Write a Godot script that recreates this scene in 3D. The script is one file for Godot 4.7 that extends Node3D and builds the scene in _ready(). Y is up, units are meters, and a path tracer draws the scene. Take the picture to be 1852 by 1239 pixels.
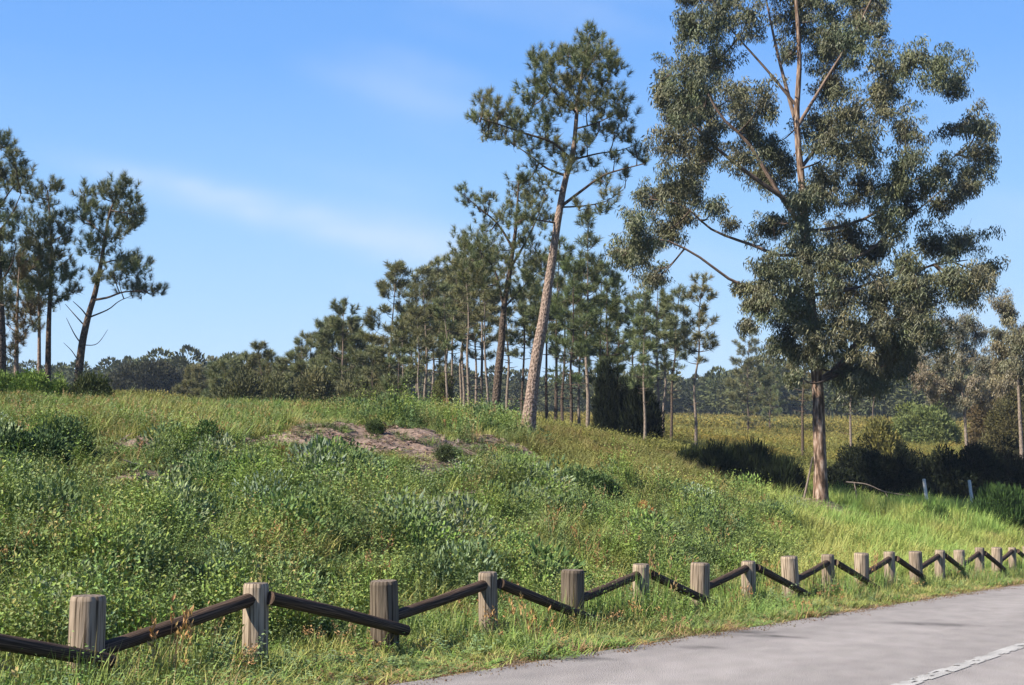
extends Node3D
# A roadside bank with a zigzag timber fence, pines, a eucalyptus and a field beyond. y is up, metres.
const F := 2500.0            # focal length in pixels of the 1852 x 1239 photograph
const EYE := Vector3(0, 1.5, 0)
var tilt := atan(180.5 / F)
var rng := RandomNumberGenerator.new()
var used := {}
var M := {}
var cps: Array = []
var tw: PackedFloat64Array
var NX := 240
var NZ := 400
var hg := PackedFloat32Array()
var n1 := FastNoiseLite.new()
var n2 := FastNoiseLite.new()
var n3 := FastNoiseLite.new()
var soil: Array = []

# ---------------------------------------------------------------- names and metas
func numbered(called: String) -> String:
	var k: int = used.get(called, 0)
	used[called] = k + 1
	return called if k == 0 else "%s_%03d" % [called, k]

func meta(o: Node, label: String, category: String, group := "", kind := "") -> void:
	if label != "": o.set_meta("label", label)
	if category != "": o.set_meta("category", category)
	if group != "": o.set_meta("group", group)
	if kind != "": o.set_meta("kind", kind)

func thing(called: String, where: Vector3, label: String, category: String, group := "") -> Node3D:
	var o := Node3D.new()
	o.name = numbered(called)
	add_child(o, true)
	o.position = where
	meta(o, label, category, group)
	return o

func part(called: String, mesh: Mesh, mat: Material, parent: Node) -> MeshInstance3D:
	var o := MeshInstance3D.new()
	o.name = called if parent != self else numbered(called)
	o.mesh = mesh
	if mat: o.material_override = mat
	parent.add_child(o, true)
	return o

func scatter(called: String, mesh: Mesh, mat: Material, at: Array, cols: PackedColorArray, parent: Node) -> MultiMeshInstance3D:
	var mm := MultiMesh.new()
	mm.transform_format = MultiMesh.TRANSFORM_3D
	mm.use_colors = true
	mm.mesh = mesh
	mm.instance_count = at.size()
	for i in at.size():
		mm.set_instance_transform(i, at[i])
		mm.set_instance_color(i, cols[i])
	var o := MultiMeshInstance3D.new()
	o.name = called if parent != self else numbered(called)
	o.multimesh = mm
	o.material_override = mat
	parent.add_child(o, true)
	o.set_meta("kind", "stuff")
	return o

# ---------------------------------------------------------------- camera geometry, used to read places off the photograph
func ray(px: float, py: float) -> Vector3:
	return Basis(Vector3.RIGHT, tilt) * Vector3((px - 926.0) / F, (619.5 - py) / F, -1.0)

func at(px: float, py: float, d: float) -> Vector3:
	var r := ray(px, py)
	return EYE + r * (d / -r.z)

func proj(p: Vector3) -> Vector2:
	var q: Vector3 = Basis(Vector3.RIGHT, -tilt) * (p - EYE)
	return Vector2(926.0 - F * q.x / q.z, 619.5 + F * q.y / q.z)

func along(x: float, z: float) -> float:      # metres along the fence line
	return (x + 2.536) * 0.5252 - (z + 8.33) * 0.8511

func beside(x: float, z: float) -> float:     # metres from the fence line, towards the road
	return (x + 2.536) * 0.8511 + (z + 8.33) * 0.5252

func on_line(s: float, w: float) -> Vector3:
	var x := -2.536 + s * 0.5252 + w * 0.8511
	var z := -8.33 - s * 0.8511 + w * 0.5252
	return Vector3(x, slope(s), z)

func slope(s: float) -> float:                # the road falls gently along the fence
	if s < -1.0: return 0.0527 * (1.0 + 3.0 * (1.0 - exp((s + 1.0) / 3.0)))
	if s > 45.0: return -0.0527 * (45.0 + 15.0 * (1.0 - exp(-(s - 45.0) / 15.0)))
	return -0.0527 * s

func r2l(r2: float) -> float:
	return 0.0 if r2 < 1e-12 else r2 * log(r2) * 0.5

func solve_ground() -> void:
	# (column, row, metres away) of bare ground, read off the photograph
	var raw := [
		[-900, 1040, 11], [-900, 780, 26], [-900, 715, 50], [-900, 735, 150], [-900, 738, 500],
		[-300, 1010, 12], [-300, 880, 17], [-300, 785, 26], [-300, 738, 45], [-300, 738, 110],
		[0, 1010, 12], [0, 895, 16], [0, 800, 22.5], [0, 768, 28], [0, 742, 40], [0, 728, 52], [0, 735, 110], [0, 742, 300],
		[300, 1010, 13], [300, 880, 19], [300, 800, 25], [300, 766, 31], [300, 755, 38], [300, 748, 60], [300, 728, 130],
		[600, 1010, 14.5], [600, 900, 20], [600, 815, 27], [600, 782, 32], [600, 766, 40], [600, 758, 60], [600, 752, 110],
		[900, 1020, 17], [900, 915, 23.5], [900, 845, 30], [900, 803, 37], [900, 789, 42], [900, 782, 55], [900, 778, 80], [900, 770, 150], [900, 757, 320],
		[1200, 1000, 20.5], [1200, 925, 28.5], [1200, 876, 36], [1200, 848, 43], [1200, 842, 50], [1200, 815, 68], [1200, 796, 95], [1200, 780, 150], [1200, 762, 250], [1200, 752, 400],
		[1480, 995, 29], [1480, 955, 37], [1480, 940, 44], [1480, 924, 50], [1480, 895, 57], [1480, 850, 75], [1480, 808, 110], [1480, 786, 160], [1480, 766, 260],
		[1690, 980, 38], [1690, 936, 44], [1690, 922, 48], [1690, 932, 53], [1690, 902, 64], [1690, 850, 85], [1690, 809, 120], [1690, 768, 260], [1690, 752, 400],
		[1900, 970, 50], [1900, 945, 58], [1900, 880, 78], [1900, 825, 115], [1900, 770, 260],
		[2300, 990, 62], [2300, 860, 100], [2300, 772, 260],
		[-300, 738, 800], [500, 742, 700], [900, 742, 700], [1500, 741, 700], [2300, 742, 700], [400, 745, 1500], [1500, 745, 1500], [2800, 800, 150], [2800, 760, 600]]
	for c in raw:
		cps.append(Vector3(c[0] / 1000.0, log(c[2]), c[1] / 100.0))
	for s in [-3.0, 0.0, 4.0, 9.0, 15.0, 22.0, 32.0, 45.0]:
		var p := on_line(s, -0.6)
		var d := -p.z
		cps.append(Vector3((926.0 + F * p.x / d) / 1000.0, log(d), (800.0 - (p.y - EYE.y) * F / d) / 100.0))
	var n := cps.size()
	var m := n + 3
	var A: Array = []
	for i in m:
		var row := PackedFloat64Array()
		row.resize(m + 1)
		A.append(row)
	for i in n:
		for j in n:
			var dx: float = cps[i].x - cps[j].x
			var dy: float = cps[i].y - cps[j].y
			A[i][j] = r2l(dx * dx + dy * dy) + (0.004 if i == j else 0.0)
		A[i][n] = 1.0; A[i][n + 1] = cps[i].x; A[i][n + 2] = cps[i].y
		A[n][i] = 1.0; A[n + 1][i] = cps[i].x; A[n + 2][i] = cps[i].y
		A[i][m] = cps[i].z
	for k in m:
		var best := k
		for i in range(k + 1, m):
			if absf(A[i][k]) > absf(A[best][k]): best = i
		var t = A[k]; A[k] = A[best]; A[best] = t
		var rk: PackedFloat64Array = A[k]
		for i in range(k + 1, m):
			var ri: PackedFloat64Array = A[i]
			var f: float = ri[k] / rk[k]
			if f != 0.0:
				for j in range(k, m + 1): ri[j] -= f * rk[j]
				A[i] = ri
	tw.resize(m)
	for k in range(m - 1, -1, -1):
		var v: float = A[k][m]
		for j in range(k + 1, m): v -= A[k][j] * tw[j]
		tw[k] = v / A[k][k]

func raw_height(x: float, z: float) -> float:
	var w := beside(x, z)
	var flat := slope(along(x, z)) + 0.03 * smoothstep(0.3, 1.0, w)
	var k := smoothstep(0.3, 3.0, -w)
	if k <= 0.0 or z > -4.0: return flat
	var d := maxf(-z, 5.0)
	var a := clampf((926.0 + F * x / d) / 1000.0, -1.6, 3.4)
	var b := log(d)
	var n := cps.size()
	var v := tw[n] + tw[n + 1] * a + tw[n + 2] * b
	for i in n:
		var c: Vector3 = cps[i]
		var r := (a - c.x) * (a - c.x) + (b - c.y) * (b - c.y)
		if r > 1e-12: v += tw[i] * r * log(r) * 0.5
	var h := EYE.y + (800.0 - v * 100.0) * d / F
	h += k * (n1.get_noise_2d(x * 2.0, z * 2.0) * 0.12 + n2.get_noise_2d(x, z) * 0.12 + n2.get_noise_2d(x * 3.0, z * 3.0 + 40.0) * 0.09) * clampf(d / 18.0, 0.5, 2.5)
	return lerpf(flat, h, k * smoothstep(-4.0, -6.0, z))

func gx(j: float) -> float: return 6.0 * sinh((j / NX * 2.0 - 1.0) * 5.6)
func gz(i: float) -> float: return 45.0 - 9.0 * (exp(i / NZ * 5.2) - 1.0) - 45.0 * (1.0 - exp(-i / NZ * 8.0))
func gzi(z: float) -> float:
	var lo := 0.0
	var hi := float(NZ)
	for k in 18:
		var mid := (lo + hi) * 0.5
		if gz(mid) > z: lo = mid
		else: hi = mid
	return lo

func height(x: float, z: float) -> float:
	var fj := clampf((asinh(x / 6.0) / 5.6 + 1.0) * 0.5 * NX, 0, NX - 1.001)
	var fi := clampf(gzi(z), 0, NZ - 1.001)
	var j := int(fj)
	var i := int(fi)
	var x0 := gx(j)
	var z0 := gz(i)
	var u := clampf((x - x0) / (gx(j + 1) - x0), 0, 1)
	var v := clampf((z - z0) / (gz(i + 1) - z0), 0, 1)
	var q := i * (NX + 1) + j
	return lerpf(lerpf(hg[q], hg[q + 1], u), lerpf(hg[q + NX + 1], hg[q + NX + 2], u), v)

func ground(px: float, d: float) -> Vector3:
	var x := (px - 926.0) / F * d
	return Vector3(x, height(x, -d), -d)

func hit(px: float, py: float) -> Vector3:    # where the sight line through a pixel meets the ground
	var d := 6.0
	var last := 6.0
	while d < 900.0:
		var p := at(px, py, d)
		if p.y < height(p.x, p.z):
			var lo := last
			var hi := d
			for k in 14:
				var m := (lo + hi) * 0.5
				var q := at(px, py, m)
				if q.y < height(q.x, q.z): hi = m
				else: lo = m
			var r := at(px, py, hi)
			return Vector3(r.x, height(r.x, r.z), r.z)
		last = d
		d *= 1.02
	return ground(px, 700.0)

# ---------------------------------------------------------------- materials
func noise(f: float, oct := 4, kind := FastNoiseLite.TYPE_SIMPLEX_SMOOTH, sd := 1) -> FastNoiseLite:
	var n := FastNoiseLite.new()
	n.noise_type = kind
	n.frequency = f
	n.fractal_octaves = oct
	n.seed = sd
	return n

func ramp_tex(n: FastNoiseLite, stops: Array, size := 512) -> NoiseTexture2D:
	var g := Gradient.new()
	var off := PackedFloat32Array()
	var col := PackedColorArray()
	for s in stops:
		off.append(s[0])
		col.append(Color(s[1], s[2], s[3]).linear_to_srgb())
	g.offsets = off
	g.colors = col
	var t := NoiseTexture2D.new()
	t.width = size
	t.height = size
	t.seamless = true
	t.noise = n
	t.color_ramp = g
	return t

func bump_tex(n: FastNoiseLite, strength := 6.0, size := 512) -> NoiseTexture2D:
	var t := NoiseTexture2D.new()
	t.width = size
	t.height = size
	t.seamless = true
	t.as_normal_map = true
	t.bump_strength = strength
	t.noise = n
	return t

func leaf_mat(called: String, through: float, rough := 0.6, spec := 0.35) -> StandardMaterial3D:
	var m := StandardMaterial3D.new()
	m.resource_name = called
	m.vertex_color_use_as_albedo = true
	m.roughness = rough
	m.metallic_specular = spec
	m.cull_mode = BaseMaterial3D.CULL_DISABLED
	if through > 0.0:
		m.backlight_enabled = true
		m.backlight = Color(through, through, through * 0.5)
	return m

func bark_mat(called: String, stops: Array, sc: Vector3, f := 0.02, strength := 8.0, sd := 3) -> StandardMaterial3D:
	var m := StandardMaterial3D.new()
	m.resource_name = called
	m.albedo_texture = ramp_tex(noise(f, 5, FastNoiseLite.TYPE_SIMPLEX_SMOOTH, sd), stops)
	m.normal_enabled = true
	m.normal_texture = bump_tex(noise(f, 5, FastNoiseLite.TYPE_SIMPLEX_SMOOTH, sd), strength)
	m.roughness = 0.9
	m.metallic_specular = 0.2
	m.uv1_scale = sc
	return m

func materials() -> void:
	M.grass = leaf_mat("grass blades", 0.5)
	M.weed = leaf_mat("weed leaves", 0.5, 0.7, 0.22)
	M.needle = leaf_mat("pine needles", 0.4, 0.55)
	M.gum = leaf_mat("eucalyptus leaves", 0.24, 0.5, 0.45)
	M.chip = leaf_mat("wood chips", 0.0, 0.95, 0.2)
	# trunk uv: u once round, v one per metre
	M.pine_bark = bark_mat("pine bark", [[0.0, 0.05, 0.04, 0.034], [0.38, 0.165, 0.122, 0.1], [0.6, 0.27, 0.205, 0.17], [1.0, 0.38, 0.3, 0.255]], Vector3(1, 0.5, 1), 0.03, 14.0, 3)
	M.dark_bark = bark_mat("dark pine bark", [[0.0, 0.022, 0.018, 0.016], [0.5, 0.09, 0.068, 0.055], [1.0, 0.2, 0.155, 0.125]], Vector3(1, 0.5, 1), 0.03, 14.0, 7)
	M.pale_bark = bark_mat("pale pole bark", [[0.0, 0.06, 0.05, 0.042], [0.5, 0.19, 0.155, 0.13], [1.0, 0.34, 0.29, 0.25]], Vector3(1, 0.4, 1), 0.03, 8.0, 9)
	M.gum_bark = bark_mat("eucalyptus bark", [[0.0, 0.03, 0.02, 0.014], [0.34, 0.08, 0.055, 0.04], [0.5, 0.165, 0.108, 0.078], [0.62, 0.22, 0.155, 0.118], [0.8, 0.31, 0.245, 0.2], [1.0, 0.37, 0.31, 0.27]], Vector3(1.5, 0.22, 1), 0.012, 5.0, 11)
	M.gum_limb = bark_mat("eucalyptus limb bark", [[0.0, 0.06, 0.042, 0.034], [0.45, 0.15, 0.108, 0.086], [1.0, 0.28, 0.22, 0.185]], Vector3(1, 0.3, 1), 0.015, 4.0, 13)
	M.twig = bark_mat("twigs", [[0.0, 0.05, 0.04, 0.032], [1.0, 0.16, 0.12, 0.1]], Vector3(1, 1, 1), 0.03, 3.0, 15)
	var k := 0
	for tone in [[0.265, 0.215, 0.165], [0.205, 0.165, 0.128], [0.1, 0.082, 0.064]]:
		var a: float = tone[0]
		var b: float = tone[1]
		var c: float = tone[2]
		M["post%d" % k] = bark_mat("weathered post wood", [[0.0, a * 0.14, b * 0.13, c * 0.12], [0.34, a * 0.5, b * 0.48, c * 0.46], [0.5, a, b, c], [0.75, a * 1.22, b * 1.22, c * 1.22], [1.0, a * 0.8, b * 0.85, c * 0.75]], Vector3(5, 0.28, 1), 0.012, 5.0, 21 + k)
		k += 1
	M.rail = bark_mat("dark creosoted rail wood", [[0.0, 0.012, 0.009, 0.007], [0.45, 0.05, 0.035, 0.026], [0.75, 0.1, 0.067, 0.05], [1.0, 0.18, 0.125, 0.095]], Vector3(4, 0.3, 1), 0.014, 5.0, 27)
	M.end_grain = bark_mat("sawn post end", [[0.0, 0.03, 0.025, 0.02], [0.5, 0.13, 0.105, 0.085], [1.0, 0.24, 0.2, 0.165]], Vector3(1, 1, 1), 0.02, 4.0, 31)
	M.concrete = bark_mat("old concrete", [[0.0, 0.4, 0.4, 0.38], [0.5, 0.62, 0.62, 0.6], [1.0, 0.75, 0.75, 0.73]], Vector3(1, 1, 1), 0.02, 3.0, 33)
	var g := StandardMaterial3D.new()
	g.resource_name = "soil"
	g.vertex_color_use_as_albedo = true
	g.albedo_texture = ramp_tex(noise(0.012, 6, FastNoiseLite.TYPE_SIMPLEX_SMOOTH, 41), [[0.0, 0.35, 0.33, 0.3], [0.5, 0.75, 0.73, 0.7], [1.0, 1.0, 1.0, 1.0]], 1024)
	g.normal_enabled = true
	g.normal_texture = bump_tex(noise(0.02, 6, FastNoiseLite.TYPE_SIMPLEX_SMOOTH, 43), 14.0, 1024)
	g.uv1_triplanar = true
	g.uv1_world_triplanar = true
	g.uv1_scale = Vector3(0.45, 0.45, 0.45)
	g.roughness = 0.95
	g.metallic_specular = 0.15
	M.ground = g
	var r := StandardMaterial3D.new()
	r.resource_name = "worn asphalt"
	r.vertex_color_use_as_albedo = true
	r.albedo_texture = ramp_tex(noise(0.13, 4, FastNoiseLite.TYPE_SIMPLEX_SMOOTH, 51), [[0.0, 0.22, 0.22, 0.22], [0.38, 0.7, 0.69, 0.68], [0.6, 0.95, 0.94, 0.93], [1.0, 1.35, 1.33, 1.3]], 1024)
	r.normal_enabled = true
	r.normal_texture = bump_tex(noise(0.13, 4, FastNoiseLite.TYPE_SIMPLEX_SMOOTH, 51), 5.0, 1024)
	r.uv1_triplanar = true
	r.uv1_world_triplanar = true
	r.uv1_scale = Vector3(0.6, 0.6, 0.6)
	r.roughness = 0.88
	r.metallic_specular = 0.3
	M.road = r
	var p := r.duplicate() as StandardMaterial3D
	p.resource_name = "worn road paint"
	M.paint = p

# ---------------------------------------------------------------- mesh pieces
func start() -> SurfaceTool:
	var st := SurfaceTool.new()
	st.begin(Mesh.PRIMITIVE_TRIANGLES)
	return st

func rnd(a: float, b: float) -> float: return rng.randf_range(a, b)

func gauss3() -> Vector3: return Vector3(rng.randfn(), rng.randfn(), rng.randfn()).limit_length(2.3)

func rdir() -> Vector3:
	var y := rnd(-1, 1)
	var t := rnd(0, TAU)
	var r := sqrt(1.0 - y * y)
	return Vector3(r * cos(t), y, r * sin(t))

func tri(st: SurfaceTool, a: Vector3, b: Vector3, c: Vector3, col: Color) -> void:
	var n := (c - a).cross(b - a).normalized()
	for v in [a, b, c]:
		st.set_color(col)
		st.set_normal(n)
		st.add_vertex(v)

func tube(st: SurfaceTool, pts: Array, rad: Array, sides := 8, lump := 0.0, cap := false) -> void:
	var rings: Array = []
	var run := 0.0
	var side := Vector3.ZERO
	for i in pts.size():
		var d: Vector3 = (pts[mini(i + 1, pts.size() - 1)] - pts[maxi(i - 1, 0)]).normalized()
		if side == Vector3.ZERO:
			side = d.cross(Vector3(0.31, 0.2, 0.93)).normalized()
		else:
			side = (side - d * side.dot(d)).normalized()
		var up := d.cross(side)
		if i > 0: run += pts[i].distance_to(pts[i - 1])
		var ring: Array = []
		for k in sides + 1:
			var a := TAU * (k % sides) / sides
			var n := side * cos(a) + up * sin(a)
			var rr: float = rad[i]
			if lump > 0.0:
				rr *= 1.0 + lump * n3.get_noise_3d(pts[i].x * 2.0 + n.x * 40.0, pts[i].y * 25.0, pts[i].z * 2.0 + n.z * 40.0)
			ring.append([pts[i] + n * rr, n, Vector2(float(k) / sides, run)])
		rings.append(ring)
	for i in rings.size() - 1:
		for k in sides:
			for v in [rings[i][k], rings[i + 1][k], rings[i + 1][k + 1], rings[i][k], rings[i + 1][k + 1], rings[i][k + 1]]:
				st.set_uv(v[2])
				st.set_normal(v[1])
				st.add_vertex(v[0])
	if cap:
		for e in [0, rings.size() - 1]:
			var d: Vector3 = (pts[e] - pts[1 if e == 0 else e - 1]).normalized()
			for k in sides:
				for v in [pts[e], rings[e][k][0], rings[e][k + 1][0]]:
					st.set_uv(Vector2(v.x + v.z, v.y))
					st.set_normal(d)
					st.add_vertex(v)

func spline(pts: Array, n: int) -> Array:
	var c := Curve3D.new()
	for i in pts.size():
		var t: Vector3 = (pts[mini(i + 1, pts.size() - 1)] - pts[maxi(i - 1, 0)]) / 6.0
		c.add_point(pts[i], -t, t)
	var out: Array = []
	var L := c.get_baked_length()
	for i in n + 1: out.append(c.sample_baked(L * i / n, true))
	return out

func taper(n: int, a: float, b: float, p := 1.0) -> Array:
	var out: Array = []
	for i in n + 1: out.append(lerpf(a, b, pow(float(i) / n, p)))
	return out

func blade(st: SurfaceTool, p: Vector3, dir: Vector3, h: float, bend: float, w: float, c0: Color, c1: Color, segs := 2) -> void:
	var sidev := Vector3(-dir.z, 0, dir.x).rotated(Vector3.UP, rnd(-0.9, 0.9)) * w * 0.5
	var a := p - sidev
	var b := p + sidev
	for i in segs:
		var t := float(i + 1) / (segs + 1)
		var q := p + Vector3.UP * h * (t - 0.3 * bend * t * t) + dir * h * bend * t * t
		var k := 1.0 - t * 0.55
		var c := c0.lerp(c1, t)
		tri(st, a, q - sidev * k, b, c)
		tri(st, b, q - sidev * k, q + sidev * k, c)
		a = q - sidev * k
		b = q + sidev * k
	tri(st, a, p + Vector3.UP * h * (1.0 - 0.3 * bend) + dir * h * bend, b, c1)

func leaf(st: SurfaceTool, p: Vector3, dir: Vector3, up: Vector3, l: float, w: float, c: Color) -> void:
	var s := dir.cross(up).normalized() * w * 0.5
	var m := p + dir * l * 0.42
	var fold := up * w * 0.18
	tri(st, p, m + s + fold, p + dir * l, c)
	tri(st, p, p + dir * l, m - s + fold, c)

func grass_mesh(n: int, h: float, spread: float, w: float, dry: float) -> ArrayMesh:
	var st := start()
	for i in n:
		var a := rnd(0, TAU)
		var r := spread * sqrt(rnd(0, 1))
		var d := Vector3(cos(a), 0, sin(a)).rotated(Vector3.UP, rnd(-0.8, 0.8))
		var v := rnd(0.75, 1.25)
		var c := Color(v, v, v * 0.95)
		if rnd(0, 1) < dry: c = Color(1.75 * v, 1.25 * v, 1.5 * v)
		blade(st, Vector3(cos(a) * r, -0.03, sin(a) * r), d, h * rnd(0.45, 1.1), rnd(0.1, 0.75), w * rnd(0.7, 1.3), c * 0.9, c * 1.1)
	return st.commit()

func stalk_mesh(n: int, h: float, spread: float) -> ArrayMesh:      # thin dry flowering stalks with seed heads
	var st := start()
	for i in n:
		var a := rnd(0, TAU)
		var r := spread * sqrt(rnd(0, 1))
		var d := Vector3(cos(a), 0, sin(a))
		var p := d * r
		var hh := h * rnd(0.6, 1.1)
		var v := rnd(0.8, 1.2)
		var top := p + Vector3(d.x * hh * 0.25, hh, d.z * hh * 0.25)
		blade(st, p, d, hh, 0.25, 0.006, Color(v, v, v), Color(v, v, v))
		for k in 7:
			var q := p.lerp(top, rnd(0.7, 1.0)) + rdir() * 0.012
			leaf(st, q, (Vector3.UP + rdir() * 0.7).normalized(), rdir(), 0.035, 0.014, Color(1.25 * v, v * 0.95, v * 0.8))
	return st.commit()

func weed_mesh(stems: int, h: float, spread: float, ll: float) -> ArrayMesh:
	var st := start()
	for i in stems:
		var a := rnd(0, TAU)
		var r := spread * sqrt(rnd(0, 1))
		var lean := Vector3(cos(a), 0, sin(a)) * rnd(0.05, 0.55)
		var p := Vector3(cos(a) * r * 0.5, -0.02, sin(a) * r * 0.5)
		var hh := h * rnd(0.5, 1.1)
		var tip := p + Vector3.UP * hh + lean * hh
		blade(st, p, lean.normalized(), hh, lean.length(), 0.008, Color(0.8, 0.75, 0.6), Color(0.9, 0.9, 0.8), 1)
		var leaves := int(rnd(9, 15))
		for k in leaves:
			var t := (k + 0.6) / leaves
			var q := p.lerp(tip, t)
			var b := k * 2.4 + rnd(-0.5, 0.5)
			var d := (Vector3(cos(b), rnd(-0.1, 0.7), sin(b))).normalized()
			var v := rnd(0.75, 1.25)
			leaf(st, q, d, (Vector3.UP + rdir() * 0.5).normalized(), ll * rnd(0.7, 1.25) * (1.15 - 0.5 * t), ll * rnd(0.34, 0.5), Color(v, v, v * rnd(0.8, 1.1)))
	return st.commit()

func needle_mesh(n: int, l: float, w: float, axis: float) -> ArrayMesh:      # a tuft of pine needles round a short shoot that points up
	var st := start()
	for i in n:
		var t := rnd(0, 1)
		var p := Vector3.UP * axis * t
		var a := rnd(0, TAU)
		var d := Vector3(cos(a), lerpf(0.15, 1.5, t) + rnd(-0.25, 0.35), sin(a)).normalized()
		var s := d.cross(rdir()).normalized() * w * 0.5
		var v := rnd(0.7, 1.3)
		tri(st, p - s, p + d * l * rnd(0.75, 1.15), p + s, Color(v * rnd(0.92, 1.1), v, v * rnd(0.75, 1.0)))
	return st.commit()

func gum_mesh(n: int, size: float, ll: float, lw: float) -> ArrayMesh:       # a drooping spray of sickle leaves
	var st := start()
	for i in n:
		var p := rdir() * size * pow(rnd(0, 1), 0.5)
		p.y *= 0.8
		var d := (Vector3.DOWN * rnd(0.3, 1.3) + rdir() * 0.75).normalized()
		var v := rnd(0.65, 1.3)
		var c := Color(v * rnd(0.95, 1.12), v, v * rnd(0.8, 1.05))
		if rnd(0, 1) < 0.06: c = Color(1.7 * v, 1.05 * v, 0.9 * v)
		leaf(st, p, d, rdir(), ll * rnd(0.7, 1.3), lw * rnd(0.8, 1.3), c)
	return st.commit()

func bush_mesh(n: int, ll: float, lw: float, up: float) -> ArrayMesh:        # a ball of small leaves, radius 1 before ll
	var st := start()
	for i in n:
		var d := rdir()
		var p := d * pow(rnd(0, 1), 0.33)
		var v := rnd(0.7, 1.3)
		leaf(st, p, (d + Vector3.UP * up + rdir() * 0.6).normalized(), rdir(), ll * rnd(0.7, 1.3), lw * rnd(0.8, 1.3), Color(v, v, v * rnd(0.8, 1.05)))
	return st.commit()

# ---------------------------------------------------------------- the setting
func make_sky() -> Sky:
	var w := 1024
	var h := 512
	var im := Image.create(w, h, false, Image.FORMAT_RGBF)
	var wisp := noise(1.6, 5, FastNoiseLite.TYPE_SIMPLEX_SMOOTH, 61)
	var warp := noise(0.8, 3, FastNoiseLite.TYPE_SIMPLEX_SMOOTH, 67)
	var rows := [[0.0, 0.6, 0.81, 1.02], [0.05, 0.53, 0.77, 1.02], [0.10, 0.435, 0.7, 1.02], [0.18, 0.31, 0.59, 1.01], [0.27, 0.19, 0.45, 0.98], [0.4, 0.135, 0.35, 0.87], [0.7, 0.07, 0.21, 0.66], [1.0, 0.055, 0.165, 0.56]]
	for y in h:
		var el := (0.5 - (y + 0.5) / h) * PI
		var e := sin(maxf(el, 0.0))
		var k := 1
		while k < rows.size() - 1 and rows[k][0] < e: k += 1
		var t: float = (e - rows[k - 1][0]) / (rows[k][0] - rows[k - 1][0])
		var c := Color(lerpf(rows[k - 1][1], rows[k][1], t), lerpf(rows[k - 1][2], rows[k][2], t), lerpf(rows[k - 1][3], rows[k][3], t))
		if el < 0.0: c = Color(0.2, 0.21, 0.17)
		for x in w:
			var o := c
			if el > 0.0:
				var az := wrapf((x + 0.5) / w * TAU, -PI, PI)
				var p := Vector3(cos(el) * sin(az), sin(el), -cos(el) * cos(az))
				# thin cirrus in streaks that fall gently to one side, all round the sky
				var q := Vector3(p.x * 1.2 + p.y * 1.0, p.y * 9.0 + p.x * 2.2, p.z * 1.2)
				var f := wisp.get_noise_3dv(q) * 0.6 + warp.get_noise_3dv(p * 3.0) * 0.5
				var a := smoothstep(0.0, 0.6, f) * 0.3
				# the one long streak over the field
				var la := az + 0.28 + warp.get_noise_2d(az * 6.0, el * 20.0) * 0.02
				var lc := 0.187 - (la + 0.0) * 0.215 + warp.get_noise_2d(az * 9.0, 5.0) * 0.003
				var band := exp(-pow((el - lc) / (0.008 + 0.035 * maxf(la, 0.0)), 2.0)) * smoothstep(-0.08, 0.05, la) * smoothstep(0.34, 0.2, la)
				a = clampf(a + band * (0.42 + 0.3 * wisp.get_noise_2d(az * 12.0, el * 60.0)), 0.0, 0.5)
				o = c.lerp(Color(0.72, 0.84, 1.02), a)
			im.set_pixel(x, y, Color(o.r * 1.07 / EXPO, o.g * 1.05 / EXPO, o.b * 1.03 / EXPO))
	var m := PanoramaSkyMaterial.new()
	m.panorama = ImageTexture.create_from_image(im)
	var s := Sky.new()
	s.sky_material = m
	return s

func in_soil(p: Vector3) -> float:            # 1 in the middle of a bare patch, 0 outside
	var best := 0.0
	for c in soil:
		var dx: float = (p.x - c[0].x) / c[1]
		var dz: float = (p.z - c[0].z) / c[2]
		var r := sqrt(dx * dx + dz * dz) + n2.get_noise_2d(p.x * 3.0, p.z * 3.0) * 0.9
		best = maxf(best, smoothstep(1.3, 0.85, r))
	return best

func make_ground() -> void:
	var st := start()
	for i in NZ + 1:
		for j in NX + 1:
			var p := Vector3(gx(j), 0, gz(i))
			p.y = hg[i * (NX + 1) + j]
			var w := beside(p.x, p.z)
			var v := 1.0 + 0.3 * n1.get_noise_2d(p.x * 3.0, p.z * 3.0)
			var c := Color(0.085, 0.08, 0.04)
			if p.z < -55.0: c = c.lerp(Color(0.15, 0.135, 0.045), smoothstep(55, 75, -p.z))
			if p.z < -200.0: c = c.lerp(Color(0.07, 0.065, 0.03), smoothstep(200, 260, -p.z))
			c = c.lerp(Color(0.27, 0.205, 0.172), in_soil(p) if p.z > -70.0 and p.z < -8.0 else 0.0)
			c = c.lerp(Color(0.24, 0.18, 0.12), smoothstep(0.75, 1.2, w) * smoothstep(8.0, 6.0, w))
			st.set_color(Color(c.r * v, c.g * v, c.b * v))
			st.set_smooth_group(0)
			st.add_vertex(p)
	for i in NZ:
		for j in NX:
			var a := i * (NX + 1) + j
			for k in [a, a + NX + 1, a + 1, a + 1, a + NX + 1, a + NX + 2]: st.add_index(k)
	st.generate_normals()
	var o := part("ground", st.commit(), M.ground, self)
	meta(o, "grassy bank and field sloping up behind the fence", "ground", "", "structure")

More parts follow.
